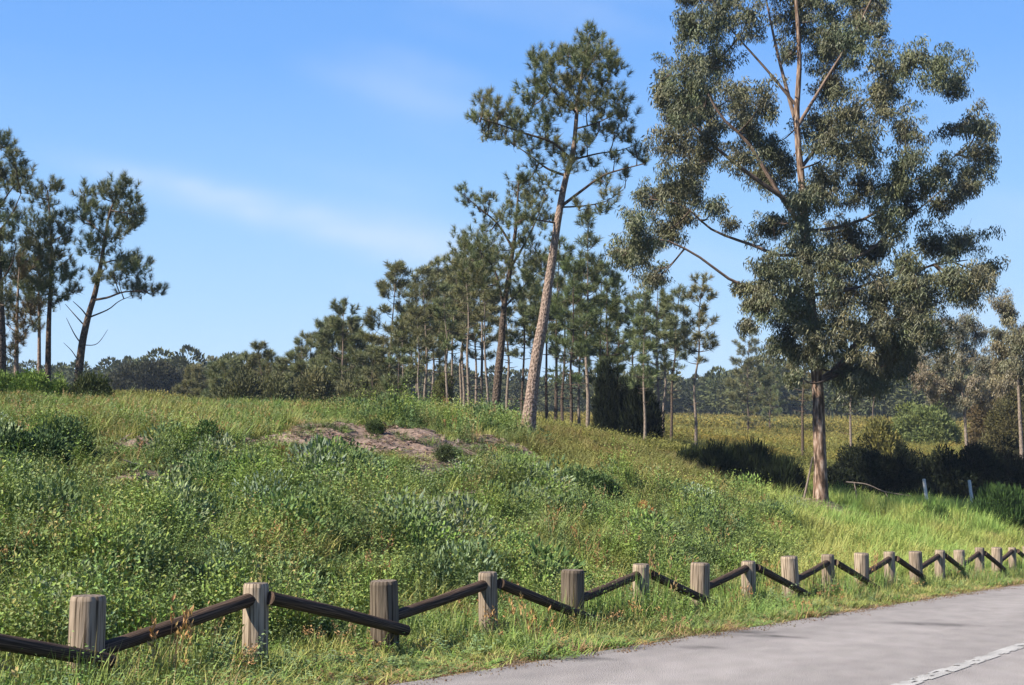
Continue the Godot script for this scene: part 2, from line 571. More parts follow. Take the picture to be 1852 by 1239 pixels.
func make_road() -> void:
	var st := start()
	var n := 480
	var m := 60
	var edge := noise(0.9, 4, FastNoiseLite.TYPE_SIMPLEX_SMOOTH, 71)
	var dark_marks: Array = []                    # dark marks in the road colour: along, beside, half length, half width
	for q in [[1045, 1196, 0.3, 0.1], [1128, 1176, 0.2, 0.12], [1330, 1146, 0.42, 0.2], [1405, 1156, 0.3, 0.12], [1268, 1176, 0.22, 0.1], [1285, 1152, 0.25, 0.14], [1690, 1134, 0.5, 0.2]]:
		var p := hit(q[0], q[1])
		dark_marks.append([p.x, p.z, q[2], q[3]])
	for i in n + 1:
		var s := -9.0 + pow(float(i) / n, 1.25) * 90.0
		for j in m + 1:
			var w := 1.16 + 5.46 * j / m
			if j == 0: w += edge.get_noise_1d(s) * 0.11 + edge.get_noise_1d(s * 5.0) * 0.07
			var p := on_line(s, w)
			p.y += 0.05 + 0.012 * sin((w - 1.2) / 5.4 * PI) - (0.022 if j == 0 else 0.0)
			var v := 0.275 * (1.0 + 0.1 * n1.get_noise_2d(s * 1.2, w * 6.0) + 0.1 * n2.get_noise_2d(s * 2.0, w * 4.0) + 0.2 * n2.get_noise_2d(s * 7.0, w * 14.0))
			v *= 1.0 + 0.06 * cos((w - 2.5) * 3.6)
			for t in dark_marks:
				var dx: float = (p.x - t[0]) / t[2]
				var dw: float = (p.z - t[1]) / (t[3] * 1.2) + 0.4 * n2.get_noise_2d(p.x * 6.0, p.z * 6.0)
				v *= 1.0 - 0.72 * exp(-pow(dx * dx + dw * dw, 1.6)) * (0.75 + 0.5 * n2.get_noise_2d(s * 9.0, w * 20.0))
			if w < 1.5: v *= lerpf(0.86, 1.0, smoothstep(1.2, 1.5, w))
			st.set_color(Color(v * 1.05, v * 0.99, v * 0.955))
			st.set_smooth_group(0)
			st.add_vertex(p)
	for i in n:
		for j in m:
			var a := i * (m + 1) + j
			for k in [a, a + m + 1, a + 1, a + 1, a + m + 1, a + m + 2]: st.add_index(k)
	st.generate_normals()
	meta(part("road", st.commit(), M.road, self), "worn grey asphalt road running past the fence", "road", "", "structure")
	# the painted centre line, worn through in places
	var ln := start()
	var cell := 0.06
	var s := -8.0
	while s < 70.0:
		for j in 6:
			var w := 3.75 + j * 0.022
			var worn := n2.get_noise_2d(s * 14.0, w * 60.0) + (0.25 if j == 0 or j == 5 else 0.0) + 0.5 * maxf(0.0, n1.get_noise_2d(s * 9.0, 3.0))
			if worn > 0.4: continue
			var pts: Array = []
			for c in [[0, 0], [1, 0], [0, 1], [1, 1]]:
				var ww: float = w + c[1] * 0.022 + edge.get_noise_2d((s + c[0] * cell) * 8.0, 9.0 + (j + c[1]) * 3.0) * 0.003
				var p := on_line(s + c[0] * cell, ww)
				p.y += 0.05 + 0.012 * sin((ww - 1.2) / 5.4 * PI) + 0.005
				pts.append(p)
			var v := 0.4 * (1.0 + 0.35 * n2.get_noise_2d(s * 6.0, w * 20.0))
			tri(ln, pts[0], pts[1], pts[2], Color(v, v, v * 0.97))
			tri(ln, pts[2], pts[1], pts[3], Color(v, v, v * 0.97))
		s += cell
	meta(part("road_marking", ln.commit(), M.paint, self), "worn white line painted along the middle of the road", "road marking", "", "structure")

# ---------------------------------------------------------------- ground cover
func tint(c: Color, k := 0.18) -> Color:
	var v := 1.0 + rnd(-k, k)
	return Color(c.r * v * rnd(0.92, 1.08), c.g * v, c.b * v * rnd(0.85, 1.15))

func cover() -> void:
	rng.seed = 77
	var names := ["grass", "tall_grass", "dry_grass_stalks", "leafy_weeds", "small_leaved_weeds", "heath", "weed_clumps"]
	var meshes: Array = [[], [], [], [], [], [], []]
	for k in 3:
		meshes[0].append(grass_mesh(24, 0.24, 0.13, 0.007, 0.10))
		meshes[1].append(grass_mesh(26, 0.48, 0.15, 0.009, 0.06))
		meshes[2].append(stalk_mesh(9, 0.36, 0.12))
		meshes[3].append(weed_mesh(15, 0.38, 0.24, 0.048))
		meshes[4].append(weed_mesh(26, 0.34, 0.22, 0.028))
		meshes[5].append(bush_mesh(150, 0.13, 0.045, 0.7))
		meshes[6].append(bush_mesh(620, [0.13, 0.17, 0.11][k], [0.07, 0.07, 0.04][k], 0.5))
	var put: Array = []
	var cols: Array = []
	for k in 7:
		put.append([[], [], []])
		cols.append([PackedColorArray(), PackedColorArray(), PackedColorArray()])
	var Y := Color(0.25, 0.255, 0.075)
	var G := Color(0.15, 0.25, 0.055)
	var W := Color(0.155, 0.205, 0.105)
	var WD := Color(0.075, 0.125, 0.05)
	var DRY := Color(0.30, 0.22, 0.11)
	var RED := Color(0.22, 0.115, 0.06)
	var OL := Color(0.15, 0.155, 0.05)
	var OR := Color(0.3, 0.21, 0.05)
	var bands := [[5.5, 10.0, 190.0], [10.0, 16.0, 120.0], [16.0, 26.0, 72.0], [26.0, 40.0, 40.0], [40.0, 62.0, 22.0], [62.0, 110.0, 6.5], [110.0, 280.0, 1.3]]
	for b in bands:
		var dd: float = b[0]
		var half: float = 0.41 * b[1] + 1.5
		var count := int(b[2] * (b[1] - b[0]) * 2.0 * half)
		for q in count:
			var d := rnd(b[0], b[1])
			var x := rnd(-half, half)
			if absf(x) > 0.41 * d + 1.2: continue
			var z := -d
			var w := beside(x, z)
			if w > 1.24: continue
			var p := Vector3(x, height(x, z), z)
			if w > 1.02 and rnd(0, 1) < (w - 1.0) * 3.5: continue
			var s := proj(p)
			var bare := in_soil(p) if d > 9.0 and d < 62.0 else 0.0
			if bare > 0.3 and rnd(0, 1) < bare * (0.97 if n2.get_noise_2d(x * 3.0, z * 3.0) < 0.14 else 0.65): continue
			var A := n1.get_noise_2d(x * 4.0 + 50.0, z * 4.0)
			var B := n2.get_noise_2d(x * 1.3, z * 1.3 + 90.0)
			var u := rnd(0, 1)
			var kind := 0
			var c := Y
			var h := 1.0
			var grow := 1.0
			if w > -0.75:                              # the verge
				kind = 0 if u < 0.77 else (2 if u < 0.785 else 4 if u < 0.95 else 3)
				c = Y.lerp(G, clampf(0.42 + B * 1.5, 0, 1))
				if rnd(0, 1) < clampf(0.18 - A * 0.9, 0.05, 0.5): c = c.lerp(DRY.lerp(RED, rnd(0, 0.5)), rnd(0.3, 0.9))
				h = lerpf(1.05, 0.32, smoothstep(0.3, 1.1, w)) * rnd(0.5, 1.25) * clampf(1.0 + B * 1.3, 0.5, 1.6) * (1.0 + 0.6 * exp(-pow((w - 0.1) / 0.22, 2.0)) * clampf(0.5 + 2.0 * B, 0.0, 1.2))
				if kind == 2: c = DRY.lerp(RED, rnd(0, 0.7)); h *= 0.85
				elif kind >= 3: c = W.lerp(G, rnd(0, 1)); h *= 0.55
				if w > 0.98 and rnd(0, 1) < 0.35: c = DRY.lerp(RED, rnd(0, 0.8))
			elif d > 150.0:
				kind = 5
				c = OL.lerp(OR, clampf(0.4 + A * 1.2, 0, 1) * 0.75)
				grow = 2.3
				h = 0.55
			elif d > 58.0 and s.x > 1020.0:            # the open field
				kind = 1 if u < 0.55 else 5
				c = Y.lerp(OL, clampf(0.45 + B, 0, 1))
				if A > 0.05 and d > 75.0: c = c.lerp(OR, rnd(0.3, 0.9))
				c = Color(c.r * 0.85, c.g * 0.85, c.b * 0.85)
				grow = 1.9 if d > 95.0 else 1.5
				h = rnd(0.6, 1.1)
				if kind == 5: h = 0.5; grow *= 0.7
			elif d > 58.0:                             # among the trees
				kind = 1 if u < 0.5 else 5
				c = OL.lerp(Y, clampf(0.4 + B, 0, 1))
				grow = 1.6
				h = 0.9
				if kind == 5: h = 0.8; grow = 0.8
			elif s.x + B * 260.0 + rnd(-70, 70) > 1440.0 and s.y > 880.0:         # bright tall grass on the mound near the gum tree
				kind = 1 if u < 0.72 else (0 if u < 0.9 else 3)
				c = (G * 1.02).lerp(Y, clampf(0.15 + B * 1.3 + smoothstep(930.0, 985.0, s.y) * 0.5, 0, 1))
				c = c * 1.1
				h = rnd(0.8, 1.2) * (0.8 if s.y > 965.0 else 1.05)
				grow = 1.2
			elif s.x + rnd(-30, 30) > 940.0 and s.y + B * 40.0 + rnd(-12, 12) < 885.0 + (s.x - 940.0) * 0.09:   # heathy shoulder beside the pines
				kind = 5 if u < 0.25 else (1 if u < 0.6 else 3)
				c = OL.lerp(Y, clampf(0.25 + A * 1.6, 0, 1) * 0.75)
				if B > 0.15: c = OL.lerp(RED, 0.35)
				h = rnd(0.6, 1.0)
				grow = 1.15
				if kind == 5: h = 0.45; grow = 0.45
			elif d > 23.0 and s.x + rnd(-60, 60) < 640.0 and s.y + A * 60.0 + rnd(-15, 15) < 812.0:              # yellow grass along the brow
				kind = 1 if u < 0.66 else (2 if u < 0.76 else 3)
				c = Y.lerp(G, clampf(0.38 + B * 1.3, 0, 1))
				if kind == 2: c = DRY
				if kind == 3: c = W
				h = rnd(0.55, 0.95)
				grow = 1.15
			else:                                      # the weedy bank
				var C := n2.get_noise_2d(x * 4.0 + 7.0, z * 4.0)          # single plants
				var wd := 0.62 + A * 0.5 + B * 0.5
				kind = (3 if rnd(0, 1) < 0.28 + C * 0.5 else 4) if u < wd else (0 if u < wd + 0.3 else (1 if u < 0.985 else 2))
				c = Y.lerp(G, clampf(0.5 + B * 1.4, 0, 1))
				h = rnd(0.6, 1.2)
				if kind >= 3:
					c = W.lerp(WD, clampf(0.35 + A * 0.8 - C * 2.4, 0, 1)).lerp(G.lerp(Y, rnd(0, 0.7)), clampf(0.25 + C * 1.6 + rnd(-0.25, 0.3), 0, 0.9))
					h *= clampf(1.0 + 1.3 * C + 0.6 * B, 0.4, 1.9)
				elif kind == 1:
					h *= 0.72
				if kind == 2: c = DRY.lerp(RED, rnd(0, 1))
				elif rnd(0, 1) < 0.05 + maxf(0.0, A) * 0.2: c = c.lerp(DRY, rnd(0.3, 0.9))
				grow = 1.0 + smoothstep(16.0, 40.0, d) * 0.5
				if rnd(0, 1) < (0.022 + 0.0016 * d) * smoothstep(-0.1, 0.3, B + A * 0.5 + 0.1) and w < -1.4 and bare < 0.1:
					kind = 6
					grow = rnd(0.18, 0.42) * (1.0 + 0.01 * d)
					h = rnd(0.7, 1.2)
					var pick := rnd(0, 1)
					c = WD.lerp(W, rnd(0, 0.6)) if pick < 0.58 else (W.lerp(G, rnd(0, 1)) if pick < 0.85 else Color(0.2, 0.245, 0.155))
					p.y += 0.25 * grow
				elif A < -0.12 and B < 0.05 and rnd(0, 1) < 0.55:      # thin flattened places with dead grass
					kind = 0
					h = rnd(0.4, 0.8)
					c = Y.lerp(DRY, rnd(0.1, 0.8))
			if d > 14.0 and d < 50.0 and w < -1.0 and in_soil(p - Vector3(0, 0, d * 0.1)) + in_soil(p - Vector3(0, 0, d * 0.06)) + in_soil(p - Vector3(0, 0, d * 0.03)) > 0.3: h *= 0.32
			var v := int(rnd(0, 2.999))
			var sc := grow * rnd(0.8, 1.25)
			var bs := Basis(Vector3.UP, rnd(0, TAU)).scaled(Vector3(sc, sc * h, sc))
			bs = Basis(Vector3(rnd(-1, 1), 0, rnd(-1, 1)).normalized(), rnd(0, 0.22)) * bs
			put[kind][v].append(Transform3D(bs, p))
			cols[kind][v].append(tint(c, 0.2))
	var text := ["short yellow green grass along the verge and over the bank", "tall soft grass on the brow, the mound and the field", "dry reddish seed stalks standing among the grass", "broad leaved green weeds covering the bank", "small leaved grey green weeds covering the bank", "low olive and orange heath on the shoulder and the far field", "dense rounded clumps of taller weeds dotted over the bank"]
	var cat := ["grass", "grass", "grass", "weeds", "weeds", "heath", "weeds"]
	for k in 7:
		for v in 3:
			if put[k][v].size():
				var o := scatter(names[k], meshes[k][v], M.weed if k >= 3 else M.grass, put[k][v], cols[k][v], self)
				meta(o, text[k], cat[k], text[k], "stuff")
	var pb := start()
	for k in 7:
		var c := Vector3(rnd(-0.08, 0.08), 0.004, rnd(-0.08, 0.08))
		var r := rnd(0.003, 0.009)
		var v := rnd(0.6, 1.2)
		var top := c + Vector3(rnd(-0.3, 0.3) * r, r * 1.3, rnd(-0.3, 0.3) * r)
		for a in 5:
			var e0 := c + Vector3(cos(a * 1.257), 0, sin(a * 1.257)) * r
			var e1 := c + Vector3(cos(a * 1.257 + 1.257), 0, sin(a * 1.257 + 1.257)) * r
			tri(pb, e0, top, e1, Color(v, v, v))
	var gx_: Array = []
	var gc := PackedColorArray()
	for i in 1500:
		var s := rnd(-4.0, 34.0)
		var w := 1.22 + rng.randfn() * 0.12
		var p := on_line(s, w)
		p.y = maxf(height(p.x, p.z), p.y + (0.052 if w > 1.2 else 0.02))
		gx_.append(Transform3D(Basis(Vector3.UP, rnd(0, TAU)).scaled(Vector3.ONE * rnd(0.5, 1.3)), p))
		gc.append(tint(Color(0.16, 0.13, 0.1) if rnd(0, 1) < 0.5 else Color(0.12, 0.075, 0.045), 0.3))
	meta(scatter("gravel", pb.commit(), M.chip, gx_, gc, self), "loose grit and dead leaf crumbs along the edge of the road", "gravel", "", "stuff")
	# splinters and chips of wood lying on the bare patches
	var st := start()
	for k in 3:
		var a := rnd(0, TAU)
		var d := Vector3(cos(a), 0, sin(a))
		var n := Vector3(-d.z, 0, d.x)
		var c := rdir() * 0.05
		c.y = 0.005 + 0.012 * k
		var l := rnd(0.06, 0.14)
		var t := rnd(0.012, 0.025)
		var v := rnd(0.7, 1.2)
		for sgn in [-1.0, 1.0]:
			tri(st, c - d * l + n * t * sgn, c + d * l + n * t * 0.6 * sgn + Vector3.UP * 0.02, c + Vector3.UP * 0.025, Color(v, v, v))
			tri(st, c - d * l - n * t, c - d * l + n * t, c + Vector3.UP * 0.025, Color(v, v, v))
		tri(st, c + d * l - n * t * 0.6, c + d * l + n * t * 0.6, c + Vector3.UP * 0.025, Color(v * 1.1, v * 1.1, v * 1.1))
	var chip := st.commit()
	var xf: Array = []
	var cc := PackedColorArray()
	for c in soil:
		var n := int(110.0 * c[1] * c[2]) + 30
		for i in n:
			var p := Vector3(c[0].x + rnd(-1.2, 1.2) * c[1], 0, c[0].z + rnd(-1.2, 1.2) * c[2])
			if in_soil(p) < 0.2: continue
			p.y = height(p.x, p.z)
			var b := Basis(Vector3.UP, rnd(0, TAU)).scaled(Vector3.ONE * (rnd(0.3, 0.8) if rnd(0, 1) < 0.93 else rnd(0.9, 1.5)))
			xf.append(Transform3D(Basis(Vector3(rnd(-1, 1), 0, rnd(-1, 1)).normalized(), rnd(0, 0.5)) * b, p))
			cc.append(tint(Color(0.26, 0.2, 0.168) if rnd(0, 1) < 0.6 else Color(0.16, 0.105, 0.08), 0.3))
	meta(scatter("wood_chips", chip, M.chip, xf, cc, self), "splintered wood chips and bark scattered on the bare soil patches", "wood chips", "", "stuff")

# ---------------------------------------------------------------- trees
var tufts: Array = []
var coarse: Array = []
var sprays: Array = []

func bend_to(y: Vector3) -> Basis:
	var n := y.normalized()
	var x := n.cross(Vector3(0.3, 0.1, 0.95)).normalized()
	return Basis(x, n, x.cross(n)) * Basis(Vector3.UP, rnd(0, TAU))

func pine(called: String, where: Vector3, h: float, cw: float, c0: float, bark: Material, label: String, group: String, lean := 0.0, dead := 0.35, dens := 1.0, tone := Color(0.062, 0.085, 0.034)) -> Node3D:
	# a young maritime pine: pole trunk, whorls of rising branches, needle tufts on their outer half
	rng.seed = hash(label)
	var t := thing(called, where, label, "pine tree", group)
	var wob := h * 0.012
	var pts: Array = []
	for i in 6:
		var f := i / 5.0
		pts.append(Vector3(lean * h * f * f + rnd(-wob, wob) * sin(f * PI), h * f - (0.15 if i == 0 else 0.0), rnd(-wob, wob)))
	var ax := spline(pts, 14)
	var r0 := 0.0095 * h + 0.02
	var st := start()
	tube(st, ax, taper(14, r0, 0.012, 0.85), 8, 0.12)
	part("trunk", st.commit(), bark, t)
	var lb := start()
	var xf: Array = []
	var cols := PackedColorArray()
	var crown := h * (1.0 - c0)
	var whorls := maxi(5, int(crown / 0.5))
	var hue := rnd(0.9, 1.12)
	for k in whorls + int(whorls * c0 * 1.1):
		var f := c0 + (1.0 - c0) * (k + rnd(0.1, 0.6)) / whorls
		var bare := k >= whorls
		if bare: f = c0 * rnd(0.45, 1.05)
		var g := clampf((f - c0) / (1.0 - c0), 0, 1)
		var base: Vector3 = ax[int(clampf(f, 0, 0.97) * 14.0)].lerp(ax[mini(14, int(clampf(f, 0, 0.97) * 14.0) + 1)], fmod(clampf(f, 0, 0.97) * 14.0, 1.0))
		var prof := (0.55 + 0.45 * smoothstep(0.0, 0.3, g)) * pow(1.0 - g * 0.93, 0.62)
		var nb := 3 if bare else int(rnd(2.4, 4.99))
		var ph := rnd(0, TAU)
		for j in nb:
			if bare and rnd(0, 1) > dead: continue
			var a := ph + TAU * j / nb + rnd(-0.4, 0.4)
			var l := cw * 0.5 * prof * rnd(0.6, 1.2)
			if bare: l *= rnd(0.45, 1.0)
			var rise := lerpf(0.1, 1.4, g) + rnd(-0.15, 0.25)
			var d := Vector3(cos(a), 0, sin(a))
			var tip := base + d * l + Vector3.UP * l * rise * 0.8
			var mid := base + d * l * 0.5 + Vector3.UP * l * rise * 0.22
			var br := spline([base, mid, tip], 4)
			tube(lb, br, taper(4, maxf(0.012, r0 * 0.26 * (1.0 - g * 0.6)), 0.006), 4)
			if bare: continue
			var n := maxi(4, int(l * 15.0 * dens * lerpf(0.4, 1.0, smoothstep(0.0, 0.35, g)) * rnd(0.5, 1.25)))
			for m in n:
				var u := lerpf(0.42, 1.0, pow((m + rnd(0, 1)) / n, 0.5))
				var p: Vector3 = br[int(u * 3.999)].lerp(br[int(u * 3.999) + 1], fmod(u * 3.999, 1.0))
				var off := rdir() * rnd(0.03, 0.26) * (0.45 + 0.55 * l)
				off.y = absf(off.y) * 0.8
				var dirv := (d * 0.6 + Vector3.UP * 0.9 + off.normalized() * 0.8)
				xf.append(Transform3D(bend_to(dirv).scaled(Vector3.ONE * rnd(0.75, 1.25)), p + off))
				cols.append(tint(Color(tone.r * hue, tone.g, tone.b), 0.22))
	for m in 3:
		xf.append(Transform3D(bend_to(Vector3(rnd(-0.2, 0.2), 1, rnd(-0.2, 0.2))), Vector3(ax[14]) + Vector3.DOWN * 0.16 * m))
		cols.append(tint(tone, 0.1))
	part("branches", lb.commit(), M.twig if bark != M.dark_bark else M.dark_bark, t).set_meta("kind", "stuff")
	scatter("crown", coarse[int(rnd(0, 2.999))], M.needle, xf, cols, t)
	return t

func copy_tree(src: Node3D, where: Vector3, sc: Vector3, turn: float, label: String, group: String) -> Node3D:
	var c := src.duplicate() as Node3D
	var nm := String(src.name)
	var cut := nm.length()
	if nm.length() > 4 and nm.substr(nm.length() - 3).is_valid_int(): cut -= 4
	c.name = numbered(nm.substr(0, cut))
	add_child(c, true)
	c.position = where
	c.rotation.y = turn
	c.scale = sc
	meta(c, label, "", group)
	return c

func hero(called: String, cat: String, label: String, d: float, trunk: Array, r0: float, r1: float, limbs: Array, blobs: Array, gum: bool, bark: Material, limb_bark: Material, depth: float, dens: float, tone: Color, group := "", unit := 1.0) -> Node3D:
	# trunk and limbs follow lines read off the photograph; each foliage mass has its own place in depth round the trunk
	rng.seed = hash(label)
	var foot := ground(trunk[0][0], d)
	var t := thing(called, foot, label, cat, group)
	var pts: Array = []
	for q in trunk: pts.append(at(q[0], q[1], d - (q[2] if q.size() > 2 else 0.0)) - foot)
	pts[0] = Vector3(0, -0.25, 0)
	var n := 26
	var ax := spline(pts, n)
	var st := start()
	var rad := taper(n, r0, r1, 0.9)
	for i in 4: rad[i] *= 1.0 + (0.12 if gum else 0.3) * pow(1.0 - i / 4.0, 2.0)
	tube(st, ax, rad, 14, 0.16)
	part("trunk", st.commit(), bark, t)
	var joints: Array = ax.slice(int(n * 0.35))
	for L in limbs:
		var lp: Array = []
		var dz: float = L[0]
		for k in range(2, L.size()):
			lp.append(at(L[k][0], L[k][1], d - dz * pow((k - 2.0) / (L.size() - 3.0), 0.8)) - foot)
		# the limb starts inside the trunk
		var best: Vector3 = ax[0]
		for a in ax:
			if a.distance_to(lp[0]) < best.distance_to(lp[0]): best = a
		lp[0] = best
		var c := spline(lp, 12)
		var lt := start()
		tube(lt, c, taper(12, L[1], L[1] * 0.28), 8, 0.12)
		part("branch", lt.commit(), limb_bark, t)
		joints.append_array(c.slice(3))
	var tws := start()
	var xf: Array = []
	var cols := PackedColorArray()
	for b in blobs:
		var R: float = b[2] * (1.22 if gum else 1.35) * d / F
		var dz: float = b[3] if b.size() > 3 else rnd(-depth, depth)
		if gum and d < 60.0 and b[1] < 350 and absf(b[0] - 1446) < 40: dz = -absf(dz) - 0.5
		var c := at(b[0], b[1], d - dz) - foot
		# hang the mass on the nearest limb, pulled a little towards it in depth
		var best: Vector3 = joints[0]
		var bd := 1e9
		for a in joints:
			var e := Vector2(a.x - c.x, (a.y - c.y) * 0.8 + 0.5 * maxf(0.0, a.y - c.y)).length() + absf(a.z - c.z) * 0.45
			if e < bd:
				bd = e
				best = a
		var mid := best.lerp(c, 0.55) + Vector3(0, -0.08 * best.distance_to(c), 0)
		tube(tws, spline([best, mid, c], 6), taper(6, 0.014 + 0.012 * best.distance_to(c), 0.008), 5)
		var shoots: Array = []
		for k in (9 if gum else 6):
			var e := c + rdir() * R * (rnd(0.4, 1.75) if gum else rnd(0.6, 1.25))
			shoots.append(e)
			tube(tws, spline([mid.lerp(c, rnd(0.2, 1.0)), c.lerp(e, 0.5) + rdir() * 0.06, e], 3), taper(3, 0.01, 0.004), 3)
		var cnt := int(dens * R * R * (46.0 if gum else 60.0) + 5.0)
		var hue := rnd(0.9, 1.12)
		var val := rnd(0.88, 1.12)
		for k in cnt:
			var v := gauss3() * 0.56
			var p := c + Vector3(v.x, v.y * 0.8, v.z) * R
			if gum:                       # leaves hang in loose strings from the shoots
				var e: Vector3 = shoots[k % shoots.size()]
				p = c.lerp(e, pow(rnd(0.02, 1.0), 0.8)) + gauss3() * R * 0.23 + Vector3.DOWN * R * rnd(-0.1, 0.5)
			var bs: Basis
			if gum: bs = Basis(Vector3.UP, rnd(0, TAU)).scaled(Vector3.ONE * rnd(0.75, 1.3) * unit)
			else: bs = bend_to(v * 0.55 + Vector3.UP * 1.0 + rdir() * 0.25).scaled(Vector3.ONE * rnd(0.8, 1.25) * unit)
			xf.append(Transform3D(bs, p))
			cols.append(tint(Color(tone.r * hue * val, tone.g * val, tone.b * val), 0.2))
	part("twigs", tws.commit(), M.twig, t).set_meta("kind", "stuff")
	scatter("crown", sprays[0] if gum else tufts[0], M.gum if gum else M.needle, xf, cols, t)
	return t

func shrub(called: String, where: Vector3, w: float, h: float, mesh: Mesh, tone: Color, label: String, category: String, group := "", n := 60, spiky := 0.0, ball := 0.26) -> Node3D:
	rng.seed = hash(label)
	var t := thing(called, where, label, category, group)
	var st := start()
	var xf: Array = []
	var cols := PackedColorArray()
	for k in n:
		var v := rdir()
		v.y = absf(v.y)
		var rr := pow(rnd(0, 1), 0.45)
		var lump := 1.0 + 0.35 * n3.get_noise_3d(v.x * 90.0 + where.x * 31.0, v.y * 90.0, v.z * 90.0 + where.z * 17.0)
		var p := Vector3(v.x * w * 0.4 * rr * lump, v.y * h * 0.8 * rr * lump, v.z * w * 0.4 * rr * lump)
		if spiky > 0.0 and rnd(0, 1) < spiky: p.y = minf(p.y * 1.3, h * 1.15)
		var s := minf(ball * minf(w, h * 1.5), maxf(0.34, 0.05 * where.length() * 0.14)) * rnd(0.6, 1.15)
		xf.append(Transform3D(Basis(Vector3.UP, rnd(0, TAU)).scaled(Vector3(s, s * (1.0 + spiky), s)), p))
		cols.append(tint(tone, 0.22))
		if k % 4 == 0:
			tube(st, spline([Vector3(v.x * 0.08 * w, -0.08, v.z * 0.08 * w), p * 0.5 + Vector3.UP * h * 0.08, p], 3), taper(3, 0.012 + 0.006 * h, 0.005), 4)
	part("stems", st.commit(), M.twig, t).set_meta("kind", "stuff")
	scatter("foliage", mesh, M.weed, xf, cols, t)
	return t

# ---------------------------------------------------------------- the fence
func post_mesh(r: float, h: float, sd: int) -> Array:
	var st := start()
	var seg := 40
	var prof := [[-0.35, 1.0], [0.0, 1.0], [0.25, 0.99], [0.5, 0.985], [0.8, 0.98], [0.955, 0.975], [0.985, 0.94], [1.0, 0.88]]
	var rings: Array = []
	var checks: Array = []
	for k in 6: checks.append([rnd(0, TAU), rnd(0.02, 0.06), rnd(0.05, 0.14)])
	for q in prof:
		var ring: Array = []
		for k in seg + 1:
			var a := TAU * (k % seg) / seg
			var rr: float = r * q[1] * (1.0 + 0.035 * n3.get_noise_3d(cos(a) * 60.0, q[0] * 30.0 + sd * 50.0, sin(a) * 60.0))
			for c in checks:
				var da := absf(wrapf(a - c[0] + q[0] * 0.1, -PI, PI))
				rr *= 1.0 - c[2] * maxf(0.0, 1.0 - da / 0.1) * (0.4 + 0.6 * q[0])
			ring.append([Vector3(cos(a) * rr, q[0] * h, sin(a) * rr), Vector2(float(k) / seg, q[0] * h)])
		rings.append(ring)
	for i in rings.size() - 1:
		for k in seg:
			for v in [rings[i][k], rings[i + 1][k], rings[i + 1][k + 1], rings[i][k], rings[i + 1][k + 1], rings[i][k + 1]]:
				st.set_uv(v[1])
				st.set_smooth_group(1 if i < 5 else 2)
				st.add_vertex(v[0])
	st.generate_normals()
	st.generate_tangents()
	var top := start()
	var last: Array = rings[rings.size() - 1]
	for k in seg:
		for v in [Vector3(0, h * 1.004, 0), last[k + 1][0], last[k][0]]:
			top.set_uv(Vector2(v.x, v.z) * 3.0)
			top.set_smooth_group(1)
			top.add_vertex(v)
	top.generate_normals()
	top.generate_tangents()
	return [st.commit(), top.commit()]

func make_fence() -> void:
	rng.seed = 31
	var f := thing("timber_fence", on_line(0, 0), "low roadside fence of round timber posts with zigzag dark rails", "fence")
	var org := f.position
	var stout: Array = []
	var slim: Array = []
	for k in 3:
		stout.append(post_mesh(0.11, 0.6, k))
		slim.append(post_mesh(0.088, 0.6, k + 5))
	var step := 2.961
	for k in range(-3, 30):
		var i := k * 0.5
		var s := i * step
		var big := k % 2 == 0
		var p := on_line(s, 0.0)
		var h := 0.6
		var set_: Array = stout[absi(k / 2) % 3] if big else slim[absi(k) % 3]
		var tone := "post%d" % (2 if k in [2, 4] else (0 if (k + 40) % 3 != 1 else 1))
		var o := part("post", set_[0], M[tone], f)
		o.position = p - org
		o.rotation = Vector3(rnd(-0.03, 0.03), rnd(0, TAU), rnd(-0.035, 0.035))
		o.scale = Vector3(1, 1, 1) * Vector3(rnd(0.94, 1.06), rnd(0.97, 1.04), 1)
		o.scale.z = o.scale.x
		part("post_top", set_[1], M.end_grain, o)
		if big: continue
		# two rails run down from near the head of each slim post
		var head := p + Vector3(0, h - 0.085, 0)
		var rr := 0.046
		for dirn in [-1, 1]:
			var q := on_line(s + dirn * step * 0.5, 0.0)
			var low: Vector3
			var high := head
			if dirn == 1:
				low = on_line(s + step * 0.5 + (0.06 if k < 2 else 0.4), 0.155)
				low.y = q.y + (0.205 if k < 2 else 0.05)
				high = on_line(s + 0.03, 0.10)
				high.y = head.y
			else:
				low = on_line(s - step * 0.5 + 0.05, 0.02)
				low.y = q.y + (0.25 if k < 2 else 0.30)
			var st := start()
			var mid := high.lerp(low, 0.5) + Vector3(0, rnd(-0.01, 0.01), 0)
			tube(st, spline([high - org, mid - org, low - org], 8), taper(8, rr, rr * 0.94), 16, 0.05, true)
			part("rail", st.commit(), M.rail, f)

# ---------------------------------------------------------------- everything
const EXPO := 2.45

